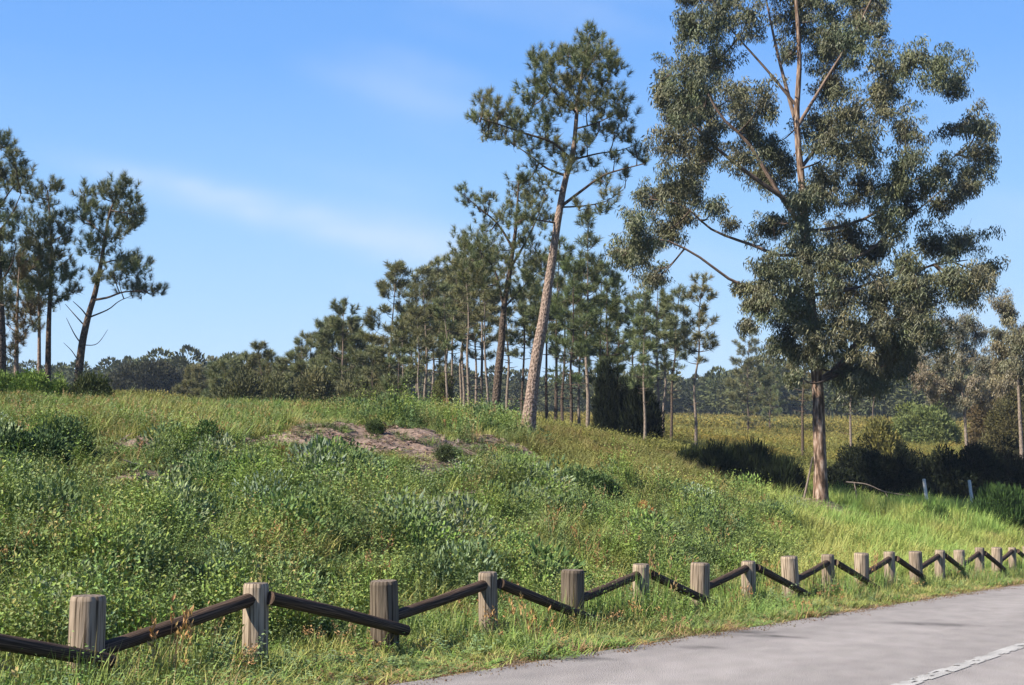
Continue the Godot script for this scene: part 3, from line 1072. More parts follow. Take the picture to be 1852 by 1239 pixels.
func _ready() -> void:
	rng.seed = 20240
	var cam := Camera3D.new()
	cam.name = "camera"
	cam.position = EYE
	cam.rotation.x = tilt
	cam.fov = rad_to_deg(2.0 * atan(619.5 / F))
	cam.near = 0.1
	cam.far = 4000.0
	cam.current = true
	add_child(cam)
	var env := Environment.new()
	env.background_mode = Environment.BG_SKY
	env.sky = make_sky()
	env.tonemap_mode = Environment.TONE_MAPPER_LINEAR
	env.tonemap_exposure = EXPO
	env.fog_enabled = true
	env.fog_density = 0.00022
	env.fog_light_color = Color(0.8, 0.88, 1.0)
	env.sdfgi_enabled = true
	env.ssao_enabled = true
	env.ssil_enabled = true
	var we := WorldEnvironment.new()
	we.name = "environment"
	we.environment = env
	add_child(we)
	var sun := DirectionalLight3D.new()
	sun.name = "sun"
	sun.light_energy = 1.6
	sun.light_color = Color(1.0, 0.955, 0.88)
	sun.light_angular_distance = 0.5
	sun.shadow_enabled = true
	var el := deg_to_rad(42.0)
	var az := deg_to_rad(-116.0)      # clockwise from straight ahead: the sun stands to the left, a little behind the camera
	var to_sun := Vector3(sin(az) * cos(el), sin(el), -cos(az) * cos(el))
	add_child(sun)
	sun.look_at_from_position(to_sun * 50.0, Vector3.ZERO)

	n1.frequency = 0.05; n1.seed = 5; n1.fractal_octaves = 3
	n2.frequency = 0.25; n2.seed = 8; n2.fractal_octaves = 4
	n3.frequency = 0.02; n3.seed = 12; n3.fractal_octaves = 3
	materials()
	solve_ground()
	hg.resize((NX + 1) * (NZ + 1))
	for i in NZ + 1:
		for j in NX + 1:
			hg[i * (NX + 1) + j] = raw_height(gx(j), gz(i))
	for c in [[600, 805, 62, 20], [690, 803, 70, 16], [770, 815, 60, 16], [830, 822, 40, 10], [545, 800, 26, 18], [560, 850, 35, 16], [255, 823, 55, 12], [265, 880, 55, 10], [455, 812, 18, 10], [1440, 915, 60, 12], [1490, 930, 40, 8], [930, 825, 35, 8], [385, 848, 30, 7], [880, 915, 50, 5], [1165, 935, 18, 6], [200, 800, 30, 8], [1040, 950, 20, 6], [885, 812, 44, 9], [952, 834, 26, 6], [985, 846, 18, 4], [330, 860, 30, 6], [215, 846, 26, 6], [640, 835, 40, 8], [1120, 905, 22, 5]]:
		var m := hit(c[0], c[1])
		var far := hit(c[0], c[1] - c[3])
		var near := hit(c[0], c[1] + c[3])
		soil.append([m, 1.12 * c[2] * -m.z / F, 1.15 * clampf(absf(far.z - near.z) * 0.5, 0.2, 4.0)])
	for i in NZ + 1:                # the bare patches are low heaps of cleared soil and brushwood
		for j in NX + 1:
			var p := Vector3(gx(j), 0, gz(i))
			if p.z > -9.0 or p.z < -60.0: continue
			var e := 0.0
			for c in soil:
				var dx: float = (p.x - c[0].x) / (c[1] * 1.3)
				var dz: float = (p.z - c[0].z) / (c[2] * 1.3 + 0.3)
				e = maxf(e, exp(-(dx * dx + dz * dz)) * clampf(c[1] * 0.42, 0.05, 0.34))
			hg[i * (NX + 1) + j] += e * (1.0 + 0.5 * n2.get_noise_2d(p.x * 3.0, p.z * 3.0))
	make_ground()
	make_road()

	for k in 3:
		tufts.append(needle_mesh(80, 0.19, 0.011, 0.2))
		coarse.append(needle_mesh(52, 0.27, 0.02, 0.22))
		sprays.append(gum_mesh(58, 0.28, 0.165, 0.034))

	trees()
	plants()
	make_fence()
	small_things()
	cover()

func trees() -> void:
	# the tall gum tree on the right
	hero("eucalyptus_tree", "eucalyptus", "tall eucalyptus with peeling orange and grey trunk beside the grass mound", 50.0,
		[[1482, 917], [1482, 800], [1479, 700], [1470, 600, 0.2], [1461, 480, 0.2], [1450, 330, 0.1], [1441, 215], [1446, 110], [1440, 0], [1434, -70]], 0.265, 0.05,
		[[0.8, 0.1, [1455, 410], [1410, 352], [1352, 257], [1300, 205], [1255, 110]], [1.6, 0.1, [1452, 380], [1390, 340], [1330, 295], [1279, 252], [1225, 190]], [-1.0, 0.075, [1458, 470], [1410, 462], [1366, 445], [1289, 416], [1235, 372], [1175, 360]],
		[1.2, 0.085, [1468, 600], [1420, 555], [1371, 528], [1318, 504], [1265, 465], [1205, 435], [1145, 430]], [-1.0, 0.12, [1484, 705], [1512, 668], [1545, 625], [1590, 560], [1640, 500], [1715, 470]], [-0.8, 0.09, [1484, 700], [1540, 672], [1597, 663], [1650, 625]], [-2.0, 0.07, [1456, 430], [1520, 410], [1584, 385], [1632, 339], [1705, 300], [1750, 260]],
		[-1.5, 0.07, [1459, 470], [1530, 470], [1590, 440], [1660, 380], [1720, 330]], [-0.7, 0.08, [1443, 230], [1410, 111], [1390, 20], [1375, -60]], [0.9, 0.07, [1443, 220], [1490, 150], [1545, 60], [1580, -10]], [-1.4, 0.07, [1446, 300], [1500, 240], [1560, 190], [1640, 120], [1700, 110]], [-1.8, 0.07, [1462, 520], [1550, 520], [1640, 490], [1750, 470]], [0.5, 0.06, [1443, 200], [1390, 130], [1320, 50], [1290, 0]]],
		[[1250, 45, 36], [1300, 28, 40], [1240, 130, 46], [1203, 135, 28], [1290, 105, 38], [1272, 190, 46], [1222, 190, 38], [1330, 165, 30], [1215, 252, 28], [1280, 245, 34], [1240, -20, 40], [1320, -30, 40], [1190, 175, 16],
		[1355, 30, 28], [1440, 25, 40], [1500, 25, 46], [1560, 15, 30], [1595, 8, 17], [1483, 88, 40], [1540, 75, 32], [1425, 95, 18], [1500, 140, 36], [1385, 170, 28], [1352, 222, 36], [1398, 258, 36], [1590, 45, 12], [1460, -40, 50], [1380, -40, 40], [1540, -40, 45],
		[1480, 225, 36], [1530, 190, 38], [1512, 262, 38], [1558, 262, 34], [1382, 310, 36], [1452, 352, 34, 1.6], [1500, 335, 40], [1560, 330, 36], [1425, 290, 22], [1340, 280, 22],
		[1595, 125, 28], [1640, 112, 30], [1690, 118, 34], [1722, 152, 28], [1588, 178, 28], [1740, 215, 28], [1762, 270, 32], [1772, 225, 16], [1752, 322, 32], [1702, 300, 26], [1640, 232, 28], [1640, 290, 34], [1615, 160, 18], [1740, 345, 16],
		[1640, 355, 34], [1600, 395, 34], [1700, 362, 18], [1680, 330, 20], [1615, 330, 22],
		[1180, 350, 34], [1152, 402, 34], [1140, 455, 28], [1222, 322, 36], [1258, 335, 28], [1232, 378, 30], [1202, 418, 28], [1122, 460, 18], [1190, 488, 17], [1272, 290, 24], [1182, 506, 12], [1165, 440, 24], [1290, 370, 16], [1320, 400, 12],
		[1400, 400, 34], [1450, 440, 40, 1.4], [1520, 420, 46], [1580, 450, 38], [1400, 480, 36], [1382, 522, 34], [1450, 535, 46, 1.5], [1520, 520, 50], [1590, 520, 46], [1640, 470, 36], [1692, 442, 30], [1740, 440, 34], [1772, 490, 28], [1722, 500, 36], [1670, 532, 34], [1745, 522, 24], [1500, 470, 40, 1.7],
		[1362, 548, 26], [1420, 595, 36], [1482, 590, 36, 1.3], [1540, 595, 42], [1600, 585, 42], [1560, 650, 34], [1620, 620, 34], [1502, 630, 20], [1440, 635, 18], [1652, 600, 34], [1685, 585, 26], [1585, 690, 16], [1625, 668, 13], [1400, 620, 18], [1350, 585, 12], [1538, 690, 20], [1345, 515, 18], [1790, 480, 14], [1430, 680, 14], [1548, 668, 24], [1605, 655, 26], [1645, 648, 24], [1572, 698, 15], [1520, 660, 16], [1660, 560, 30], [1470, 650, 16, 0.9]],
		true, M.gum_bark, M.gum_limb, 3.2, 1.25, Color(0.094, 0.104, 0.056))
	# the tall leaning pine
	hero("pine_tree", "pine tree", "tall leaning pine with long bare pinkish trunk, tallest of the pines", 41.0,
		[[952, 786], [961, 715], [974, 625], [984, 570], [994, 500], [1002, 445], [1013, 374], [1023, 323], [1036, 279], [1042, 223], [1046, 170], [1058, 110], [1067, 62]], 0.225, 0.02,
		[[0.8, 0.05, [1036, 279], [1000, 258], [955, 243], [905, 226], [870, 215]], [-0.6, 0.045, [1025, 322], [990, 305], [960, 282], [930, 262]], [1.0, 0.05, [1015, 374], [1052, 345], [1090, 318], [1130, 305], [1166, 296]], [-0.9, 0.035, [1036, 282], [1080, 278], [1120, 272], [1150, 262]], [0.6, 0.03, [1008, 410], [985, 400], [955, 395], [930, 405]], [-0.5, 0.03, [1014, 372], [1060, 372], [1100, 362], [1130, 340]],
		[0.9, 0.035, [1044, 200], [1010, 175], [985, 140], [975, 115]], [-0.7, 0.035, [1044, 205], [1075, 180], [1098, 150], [1106, 122]], [0.4, 0.03, [1041, 230], [1080, 222], [1125, 200]]],
		[[1067, 72, 17], [1045, 98, 20], [1085, 95, 20], [1062, 118, 28], [1020, 100, 17], [988, 118, 22], [970, 106, 10], [1000, 148, 28], [1040, 155, 32], [1090, 138, 25], [1106, 118, 14], [975, 168, 22], [1010, 196, 24], [1060, 196, 24], [1102, 178, 20], [1122, 192, 14], [960, 190, 11],
		[882, 194, 14], [866, 216, 12], [902, 210, 18], [932, 214, 14], [882, 236, 17], [912, 240, 18], [945, 236, 16], [928, 262, 10], [962, 268, 15], [985, 230, 22], [875, 178, 8],
		[1132, 212, 13], [1112, 240, 15], [1082, 238, 20], [1142, 254, 11], [1152, 278, 10], [1112, 284, 9], [1167, 294, 8], [1132, 320, 8], [1092, 328, 9], [1102, 358, 9], [1062, 262, 12], [1070, 300, 8],
		[1000, 268, 17], [1040, 285, 14], [970, 300, 9], [1022, 306, 12], [950, 330, 8], [985, 330, 10], [1050, 380, 8], [1090, 385, 9], [940, 400, 10], [965, 395, 8]],
		false, M.pine_bark, M.dark_bark, 1.5, 1.8, Color(0.137, 0.153, 0.075))
	# the second pine, dark trunked, left of it
	hero("pine_tree", "pine tree", "dark trunked pine with forked open crown next to the tall leaning pine", 49.0,
		[[893, 770], [900, 690], [907, 620], [911, 560], [922, 490], [932, 420], [936, 365], [938, 325]], 0.2, 0.025,
		[[0.6, 0.05, [912, 560], [895, 490], [868, 455], [850, 440]], [0.5, 0.05, [928, 450], [900, 405], [865, 375], [838, 352]], [-0.7, 0.05, [925, 480], [955, 430], [975, 385], [988, 352]], [-0.4, 0.04, [912, 560], [945, 520], [975, 490]]],
		[[938, 328, 14], [930, 350, 17], [950, 362, 20], [840, 348, 12], [848, 364, 11], [872, 382, 15], [886, 360, 13], [906, 388, 18], [962, 380, 22], [986, 350, 18], [932, 418, 24], [880, 418, 16], [990, 398, 20], [962, 440, 24], [900, 452, 22], [870, 452, 24], [850, 470, 26], [885, 490, 26], [930, 475, 20], [980, 480, 24], [860, 510, 22], [905, 530, 16], [955, 520, 18], [840, 440, 16]],
		false, M.dark_bark, M.dark_bark, 1.6, 1.1, Color(0.130, 0.150, 0.073))
	# five pines at the left edge
	hero("pine_tree", "pine tree", "leaning pine with dark trunk and bare lower branches against open sky", 45.0,
		[[136, 705], [146, 640], [159, 575], [172, 530], [182, 480], [190, 430], [200, 380], [222, 336]], 0.17, 0.02,
		[[0.5, 0.045, [170, 548], [195, 538], [225, 528], [270, 526]], [-0.5, 0.03, [166, 570], [195, 560], [215, 545], [238, 535]], [0.5, 0.03, [163, 575], [148, 560], [132, 545]], [-0.4, 0.028, [156, 596], [140, 575], [118, 550]], [0.3, 0.025, [150, 625], [135, 605], [120, 575]], [-0.3, 0.022, [144, 650], [130, 635], [115, 620]], [0.3, 0.018, [152, 628], [175, 622], [195, 596]], [0.6, 0.03, [184, 470], [215, 470], [252, 480]], [-0.6, 0.03, [192, 425], [165, 405], [145, 392]], [0.4, 0.03, [200, 385], [225, 385], [245, 388]]],
		[[160, 372, 14], [152, 350, 9], [178, 348, 11], [200, 352, 14], [216, 350, 20], [228, 334, 8], [236, 374, 17], [247, 386, 15], [200, 390, 24], [165, 398, 18], [141, 390, 12], [235, 410, 16], [210, 428, 20], [180, 440, 18], [228, 468, 16], [250, 480, 15], [240, 492, 13], [205, 492, 17], [175, 506, 13], [240, 526, 14], [268, 526, 15], [285, 526, 9], [160, 458, 14], [215, 510, 10]],
		false, M.dark_bark, M.dark_bark, 1.0, 1.7, Color(0.120, 0.137, 0.072), "pines at the end of the bank")
	hero("pine_tree", "pine tree", "thin pine with broad ragged crown just behind the leaning pine", 47.0,
		[[86, 705], [88, 600], [92, 500], [92, 420], [86, 345]], 0.13, 0.02,
		[[0.5, 0.03, [92, 500], [110, 480], [128, 465]], [-0.5, 0.03, [90, 520], [65, 500], [45, 480]], [0.4, 0.03, [92, 440], [115, 425], [130, 420]]],
		[[85, 340, 12], [102, 342, 9], [56, 345, 8], [76, 368, 18], [100, 398, 18], [60, 400, 16], [120, 424, 16], [90, 438, 24], [52, 440, 24], [110, 468, 24], [70, 480, 26], [124, 500, 16], [32, 470, 20], [92, 518, 22], [56, 528, 20], [130, 530, 10], [40, 505, 18], [105, 545, 12]],
		false, M.dark_bark, M.dark_bark, 1.2, 1.7, Color(0.124, 0.140, 0.072), "pines at the end of the bank")
	hero("pine_tree", "pine tree", "tallest pine of the clump at the end of the bank, cut by the picture edge", 44.0,
		[[2, 715], [2, 600], [-2, 480], [-6, 370], [-4, 255]], 0.19, 0.02,
		[[0.5, 0.04, [-2, 430], [20, 390], [38, 350]], [-0.5, 0.04, [-4, 380], [15, 350], [35, 325]], [0.6, 0.04, [0, 520], [20, 480], [30, 440]]],
		[[8, 268, 14], [-12, 258, 22], [28, 298, 16], [40, 322, 14], [14, 322, 22], [-20, 320, 28], [30, 342, 11], [10, 378, 12], [-22, 400, 28], [10, 430, 15], [0, 480, 24], [15, 540, 18], [-18, 555, 28], [25, 400, 9], [-60, 350, 40], [-60, 450, 45]],
		false, M.dark_bark, M.dark_bark, 1.4, 1.8, Color(0.120, 0.137, 0.072), "pines at the end of the bank")
	hero("pine_tree", "pine tree", "brown trunked pine with withered lower branches in the clump", 46.0,
		[[29, 708], [30, 620], [32, 540], [36, 470]], 0.11, 0.02,
		[[0.5, 0.025, [30, 620], [45, 600], [58, 585]], [-0.4, 0.025, [30, 600], [15, 590], [5, 580]]],
		[[36, 480, 16], [30, 510, 18], [40, 560, 18], [50, 590, 16], [20, 585, 16], [35, 620, 14], [15, 640, 12], [55, 560, 14]],
		false, M.pine_bark, M.twig, 0.8, 1.4, Color(0.163, 0.137, 0.078), "pines at the end of the bank")
	hero("pine_tree", "pine tree", "slender straight pine between the two dark trunks of the clump", 48.0,
		[[71, 706], [71, 600], [70, 520], [72, 440]], 0.09, 0.02,
		[[0.4, 0.02, [71, 600], [60, 585], [48, 575]]],
		[[72, 445, 14], [66, 480, 16], [78, 510, 16], [60, 540, 15], [80, 560, 12], [68, 590, 10]],
		false, M.pine_bark, M.twig, 0.7, 1.4, Color(0.130, 0.140, 0.073), "pines at the end of the bank")
	# two young gums beyond the dark hedge
	hero("eucalyptus_tree", "eucalyptus", "young eucalyptus with thin forked stem and sparse drooping crown behind the round bush", 80.0,
		[[1748, 812], [1746, 770], [1742, 720], [1735, 660], [1730, 600]], 0.13, 0.02,
		[[0.8, 0.05, [1744, 740], [1715, 700], [1690, 650], [1672, 620]], [-0.8, 0.05, [1744, 750], [1765, 700], [1775, 650]], [0.5, 0.04, [1738, 680], [1760, 640], [1765, 600]]],
		[[1730, 595, 20], [1752, 580, 16], [1765, 605, 16], [1700, 600, 22], [1675, 595, 22], [1740, 635, 24], [1775, 650, 20], [1700, 640, 24], [1665, 640, 20], [1720, 685, 22], [1690, 690, 20], [1765, 690, 18], [1660, 680, 14], [1740, 720, 14], [1780, 720, 12], [1690, 715, 10]],
		true, M.pale_bark, M.twig, 1.8, 1.3, Color(0.15, 0.14, 0.095))
	hero("eucalyptus_tree", "eucalyptus", "slim eucalyptus with separate rounded leaf masses, last tree before the picture edge", 68.0,
		[[1848, 850], [1846, 780], [1842, 700], [1836, 620], [1822, 545]], 0.14, 0.02,
		[[0.8, 0.04, [1842, 690], [1820, 650], [1806, 625]], [-0.8, 0.04, [1840, 660], [1855, 620], [1870, 600]]],
		[[1816, 545, 18], [1824, 566, 14], [1806, 600, 14], [1812, 625, 18], [1842, 612, 24], [1862, 590, 20], [1805, 655, 14], [1838, 655, 18], [1855, 685, 24], [1822, 690, 16], [1870, 640, 24], [1800, 690, 9]],
		true, M.pale_bark, M.twig, 1.4, 1.5, Color(0.145, 0.142, 0.088))

	# the stand of pines: foot column, metres away, top column and row, crown width in pixels, where the crown starts, bark, label
	var G := "stand of young pines behind the bank"
	var rows := [
		[352, 92, 350, 672, 60, 0.05, "dark_bark", "lowest bushy pine at the open end of the stand"],
		[392, 88, 392, 668, 62, 0.05, "dark_bark", "squat pine next to the dark round grove"],
		[428, 86, 424, 652, 64, 0.06, "dark_bark", "low rounded pine with a blunt top near the end of the stand"],
		[474, 84, 468, 632, 62, 0.08, "twig", "small pine with two tufted tips, before the tall slope of tops begins"],
		[512, 82, 512, 655, 58, 0.08, "pale_bark", "short pine in the dip beside the two tipped pine"],
		[546, 80, 546, 622, 56, 0.10, "pale_bark", "young pine with leaning tufted tip, one step up the slope of tops"],
		[584, 78, 580, 592, 56, 0.15, "pale_bark", "narrow pine with open tufts standing close to the bushy brown pine"],
		[620, 74, 622, 556, 92, 0.10, "pine_bark", "bushy brownish pine with broad crown down to the grass"],
		[656, 76, 655, 606, 66, 0.15, "pine_bark", "shorter pine on the near side of the spire shaped pine"],
		[690, 78, 692, 622, 56, 0.2, "pale_bark", "low pine under the spire shaped pine"],
		[704, 72, 716, 484, 86, 0.34, "pale_bark", "spire shaped pine with long side branch standing clear of the stand"],
		[742, 75, 742, 565, 58, 0.4, "pale_bark", "half height pine tucked beside the spire shaped pine"],
		[770, 70, 764, 492, 88, 0.48, "pale_bark", "pine with straight pale pole and the first full crown after the spire"],
		[796, 76, 792, 474, 84, 0.5, "pale_bark", "thin pole pine with flat topped crown, second after the spire"],
		[819, 72, 826, 486, 80, 0.5, "pale_bark", "pine with twisted pale pole, third after the spire"],
		[848, 69, 842, 446, 104, 0.5, "pale_bark", "rounded pine with the highest dome of the stand, left of the dark trunk"],
		[872, 74, 878, 452, 92, 0.5, "pale_bark", "pale pole pine standing against the dark trunked pine"],
		[918, 80, 916, 470, 76, 0.5, "pale_bark", "slim pine seen between the dark trunk and the leaning trunk"],
		[944, 70, 948, 492, 84, 0.52, "dark_bark", "dark pole pine just behind the leaning trunk"],
		[990, 76, 986, 470, 90, 0.5, "dark_bark", "dark pine on the far side of the leaning trunk, nearest to it"],
		[1004, 68, 1012, 438, 92, 0.5, "dark_bark", "tall dark pine with dense crown, second past the leaning trunk"],
		[1033, 64, 1040, 482, 108, 0.42, "dark_bark", "stout dark pine with blackish trunk, third past the leaning trunk"],
		[1061, 66, 1063, 388, 62, 0.5, "pale_bark", "pine with a lone candle shaped top rising above the stand"],
		[1086, 72, 1086, 480, 116, 0.36, "dark_bark", "broad pine standing over the black bush"],
		[1118, 76, 1116, 512, 96, 0.36, "dark_bark", "pine with sloping crown behind the black bush"],
		[1146, 82, 1146, 535, 72, 0.42, "dark_bark", "small crowned pine beyond the black bush"],
		[1165, 60, 1166, 540, 64, 0.5, "pale_bark", "pine with the palest thin pole, in front of the black bush"],
		[1190, 70, 1190, 512, 88, 0.44, "pine_bark", "bushy headed pine at the field side of the black bush"],
		[1213, 76, 1230, 524, 66, 0.5, "dark_bark", "dark pole pine leaning over the field, last but one of the stand"],
		[1256, 68, 1272, 506, 66, 0.58, "pale_bark", "last pine of the stand, thin pale pole with small open crown by the field"],
		[1352, 130, 1356, 602, 104, 0.10, "twig", "cone shaped pine alone in the field"],
		[1392, 150, 1392, 640, 70, 0.15, "twig", "smaller pine beside the cone shaped pine in the field"],
		[1450, 84, 1456, 560, 90, 0.52, "dark_bark", "dark pole pine hidden by the eucalyptus trunk"],
		[1538, 88, 1540, 590, 90, 0.55, "pale_bark", "pale pole pine in the field under the eucalyptus crown"],
		[1575, 120, 1600, 640, 60, 0.6, "twig", "bare leaning pine pole near the round bush"],
		[838, 84, 836, 470, 80, 0.5, "pale_bark", "background pole pine filling the gap under the dome"],
		[860, 88, 858, 490, 80, 0.55, "pale_bark", "background pole pine behind the pale pole by the dark trunk"],
		[752, 84, 754, 520, 70, 0.45, "pale_bark", "background pole pine between the spire and the first full crown"],
		[782, 88, 780, 500, 70, 0.5, "pale_bark", "background pole pine behind the first full crown"],
		[808, 90, 810, 490, 70, 0.5, "pale_bark", "background pole pine between the second and third crowns"],
		[962, 86, 966, 480, 80, 0.5, "dark_bark", "background dark pole pine behind the base of the leaning trunk"],
		[372, 96, 372, 676, 56, 0.05, "dark_bark", "bushy pine filling the gap after the lowest pine of the stand"],
		[410, 84, 408, 664, 60, 0.05, "dark_bark", "bushy pine between the squat pine and the low rounded one"],
		[452, 90, 450, 648, 56, 0.06, "twig", "bushy pine just before the two tipped pine"],
		[492, 88, 490, 640, 56, 0.06, "twig", "bushy pine just after the two tipped pine"],
		[530, 86, 530, 640, 60, 0.06, "pale_bark", "bushy pine after the dip, filling the belt"],
		[564, 84, 562, 610, 60, 0.08, "twig", "bushy pine between the leaning tipped pine and the narrow open one"],
		[602, 82, 600, 580, 64, 0.08, "twig", "bushy pine on the open side of the broad brownish pine"],
		[640, 84, 640, 590, 64, 0.08, "twig", "bushy pine on the stand side of the broad brownish pine"],
		[674, 70, 674, 628, 56, 0.08, "twig", "low bushy pine in front of the spire shaped pine"],
		[720, 68, 722, 640, 54, 0.08, "twig", "low bushy pine just past the spire shaped pine's foot"],
		[730, 70, 726, 590, 40, 0.6, "pale_bark", "thin pale pole with a wisp of crown right of the spire shaped pine"],
		[758, 66, 752, 560, 44, 0.62, "pale_bark", "thin pale pole leaning a little, before the first full crown"],
		[808, 66, 803, 520, 50, 0.6, "pale_bark", "thin pale pole between the second and third crowns, nearest row"],
		[833, 75, 840, 500, 60, 0.6, "pale_bark", "bent pale pole under the dome"],
		[882, 66, 872, 500, 60, 0.62, "pale_bark", "whitish pole just in front of the dark trunked pine"],
		[1048, 78, 1052, 500, 60, 0.55, "pale_bark", "pale pole between the stout dark pine and the candle topped pine"],
		[1100, 68, 1098, 520, 70, 0.55, "dark_bark", "dark pole rising out of the black bush"],
		[1200, 84, 1206, 545, 56, 0.55, "pale_bark", "thin pole behind the bushy headed pine"],
		[1018, 84, 1022, 470, 84, 0.5, "dark_bark", "background dark pole pine between two dark trunks past the leaning trunk"]]
	for q in rows:
		var foot := ground(q[0], q[1])
		var tip := at(q[2], q[3], q[1])
		var h := tip.y - foot.y
		var cw: float = q[4] * q[1] / F * rnd(0.9, 1.08)
		if q[0] < 745: cw *= 1.22
		var tn := Color(0.17, 0.195, 0.1).lerp(Color(0.16, 0.158, 0.088), rnd(0, 1))
		if q[0] < 745: tn = Color(0.15, 0.178, 0.085).lerp(Color(0.165, 0.17, 0.09), rnd(0, 1))
		elif q[0] > 980 and q[0] < 1130: tn = Color(0.117, 0.143, 0.065)
		pine("pine_tree", foot, h, cw, maxf(0.03, q[5] - rnd(0.0, 0.14)), M[q[6]], q[7], G, (tip.x - foot.x) / h, 0.75, rnd(0.75, 1.15) * (1.6 if q[0] < 745 else 1.1), tn)

	# the dark round grove far off at the left: stone pines
	var dome := bush_mesh(220, 0.34, 0.15, 0.3)
	var gi := 0
	for q in [[268, 165, 158, 652, "largest round pine of the dark grove in the distance"], [212, 175, 80, 676, "small round pine at the leaning pine's side of the dark grove"], [330, 180, 90, 670, "round pine at the far shoulder of the dark grove"], [375, 190, 70, 690, "lowest round pine trailing the dark grove"]]:
		var foot := ground(q[0], q[1])
		var h: float = at(q[0], q[3], q[1]).y - foot.y
		shrub("stone_pine", foot, q[2] * q[1] / F, h, dome, Color(0.05, 0.052, 0.032), q[4], "stone pine", "dark grove in the distance", 420, 0.0, 0.2)
		gi += 1
	var foot := ground(1668, 118)
	shrub("stone_pine", foot, 134.0 * 118 / F, at(1668, 724, 118).y - foot.y, dome, Color(0.14, 0.175, 0.065), "round green bushy pine alone at the far side of the field", "stone pine", "", 420, 0.0, 0.19)

	# the forest on the far hills
	var var3: Array = []
	for k in 3:
		var st := start()
		for i in 420:
			var v := rdir()
			var p := Vector3(v.x * 1.9, 4.6 + v.y * 2.4, v.z * 1.9) * Vector3(pow(rnd(0, 1), 0.3), 1, pow(rnd(0, 1), 0.3))
			var b := rnd(0.7, 1.25)
			leaf(st, p, (v + Vector3.UP * 0.5 + rdir() * 0.5).normalized(), rdir(), rnd(0.4, 0.75), rnd(0.22, 0.4), Color(b, b, b * 0.95))
		for a in 3:
			var d := Vector3(cos(a * 2.1), 0, sin(a * 2.1)) * 0.13
			tri(st, d, Vector3(0, 5, 0), d.rotated(Vector3.UP, 2.1), Color(1.6, 1.2, 1.1))
		var3.append(st.commit())
	var xf: Array = [[], [], []]
	var cc: Array = [PackedColorArray(), PackedColorArray(), PackedColorArray()]
	for i in 11000:
		var d := sqrt(rnd(205.0 * 205.0, 780.0 * 780.0))
		var x := rnd(-0.5, 0.5) * d
		if d < 270.0 and n1.get_noise_2d(x * 0.5, d * 0.5) < lerpf(0.22, -0.25, (d - 205.0) / 65.0): continue
		var v := int(rnd(0, 2.999))
		var s := rnd(0.7, 1.3) * (1.0 + 0.25 * smoothstep(0.1, 0.2, x / d))
		xf[v].append(Transform3D(Basis(Vector3.UP, rnd(0, TAU)).scaled(Vector3(s * 1.1, s, s * 1.1)), Vector3(x, height(x, -d), -d)))
		cc[v].append(tint(Color(0.075, 0.092, 0.044).lerp(Color(0.12, 0.12, 0.06), clampf(0.4 + n1.get_noise_2d(x * 0.4, d * 0.4), 0, 1)), 0.25))
	for v in 3:
		meta(scatter("far_forest", var3[v], M.weed, xf[v], cc[v], self), "far pine forest covering the low hills on the horizon", "forest", "far pine forest", "stuff")

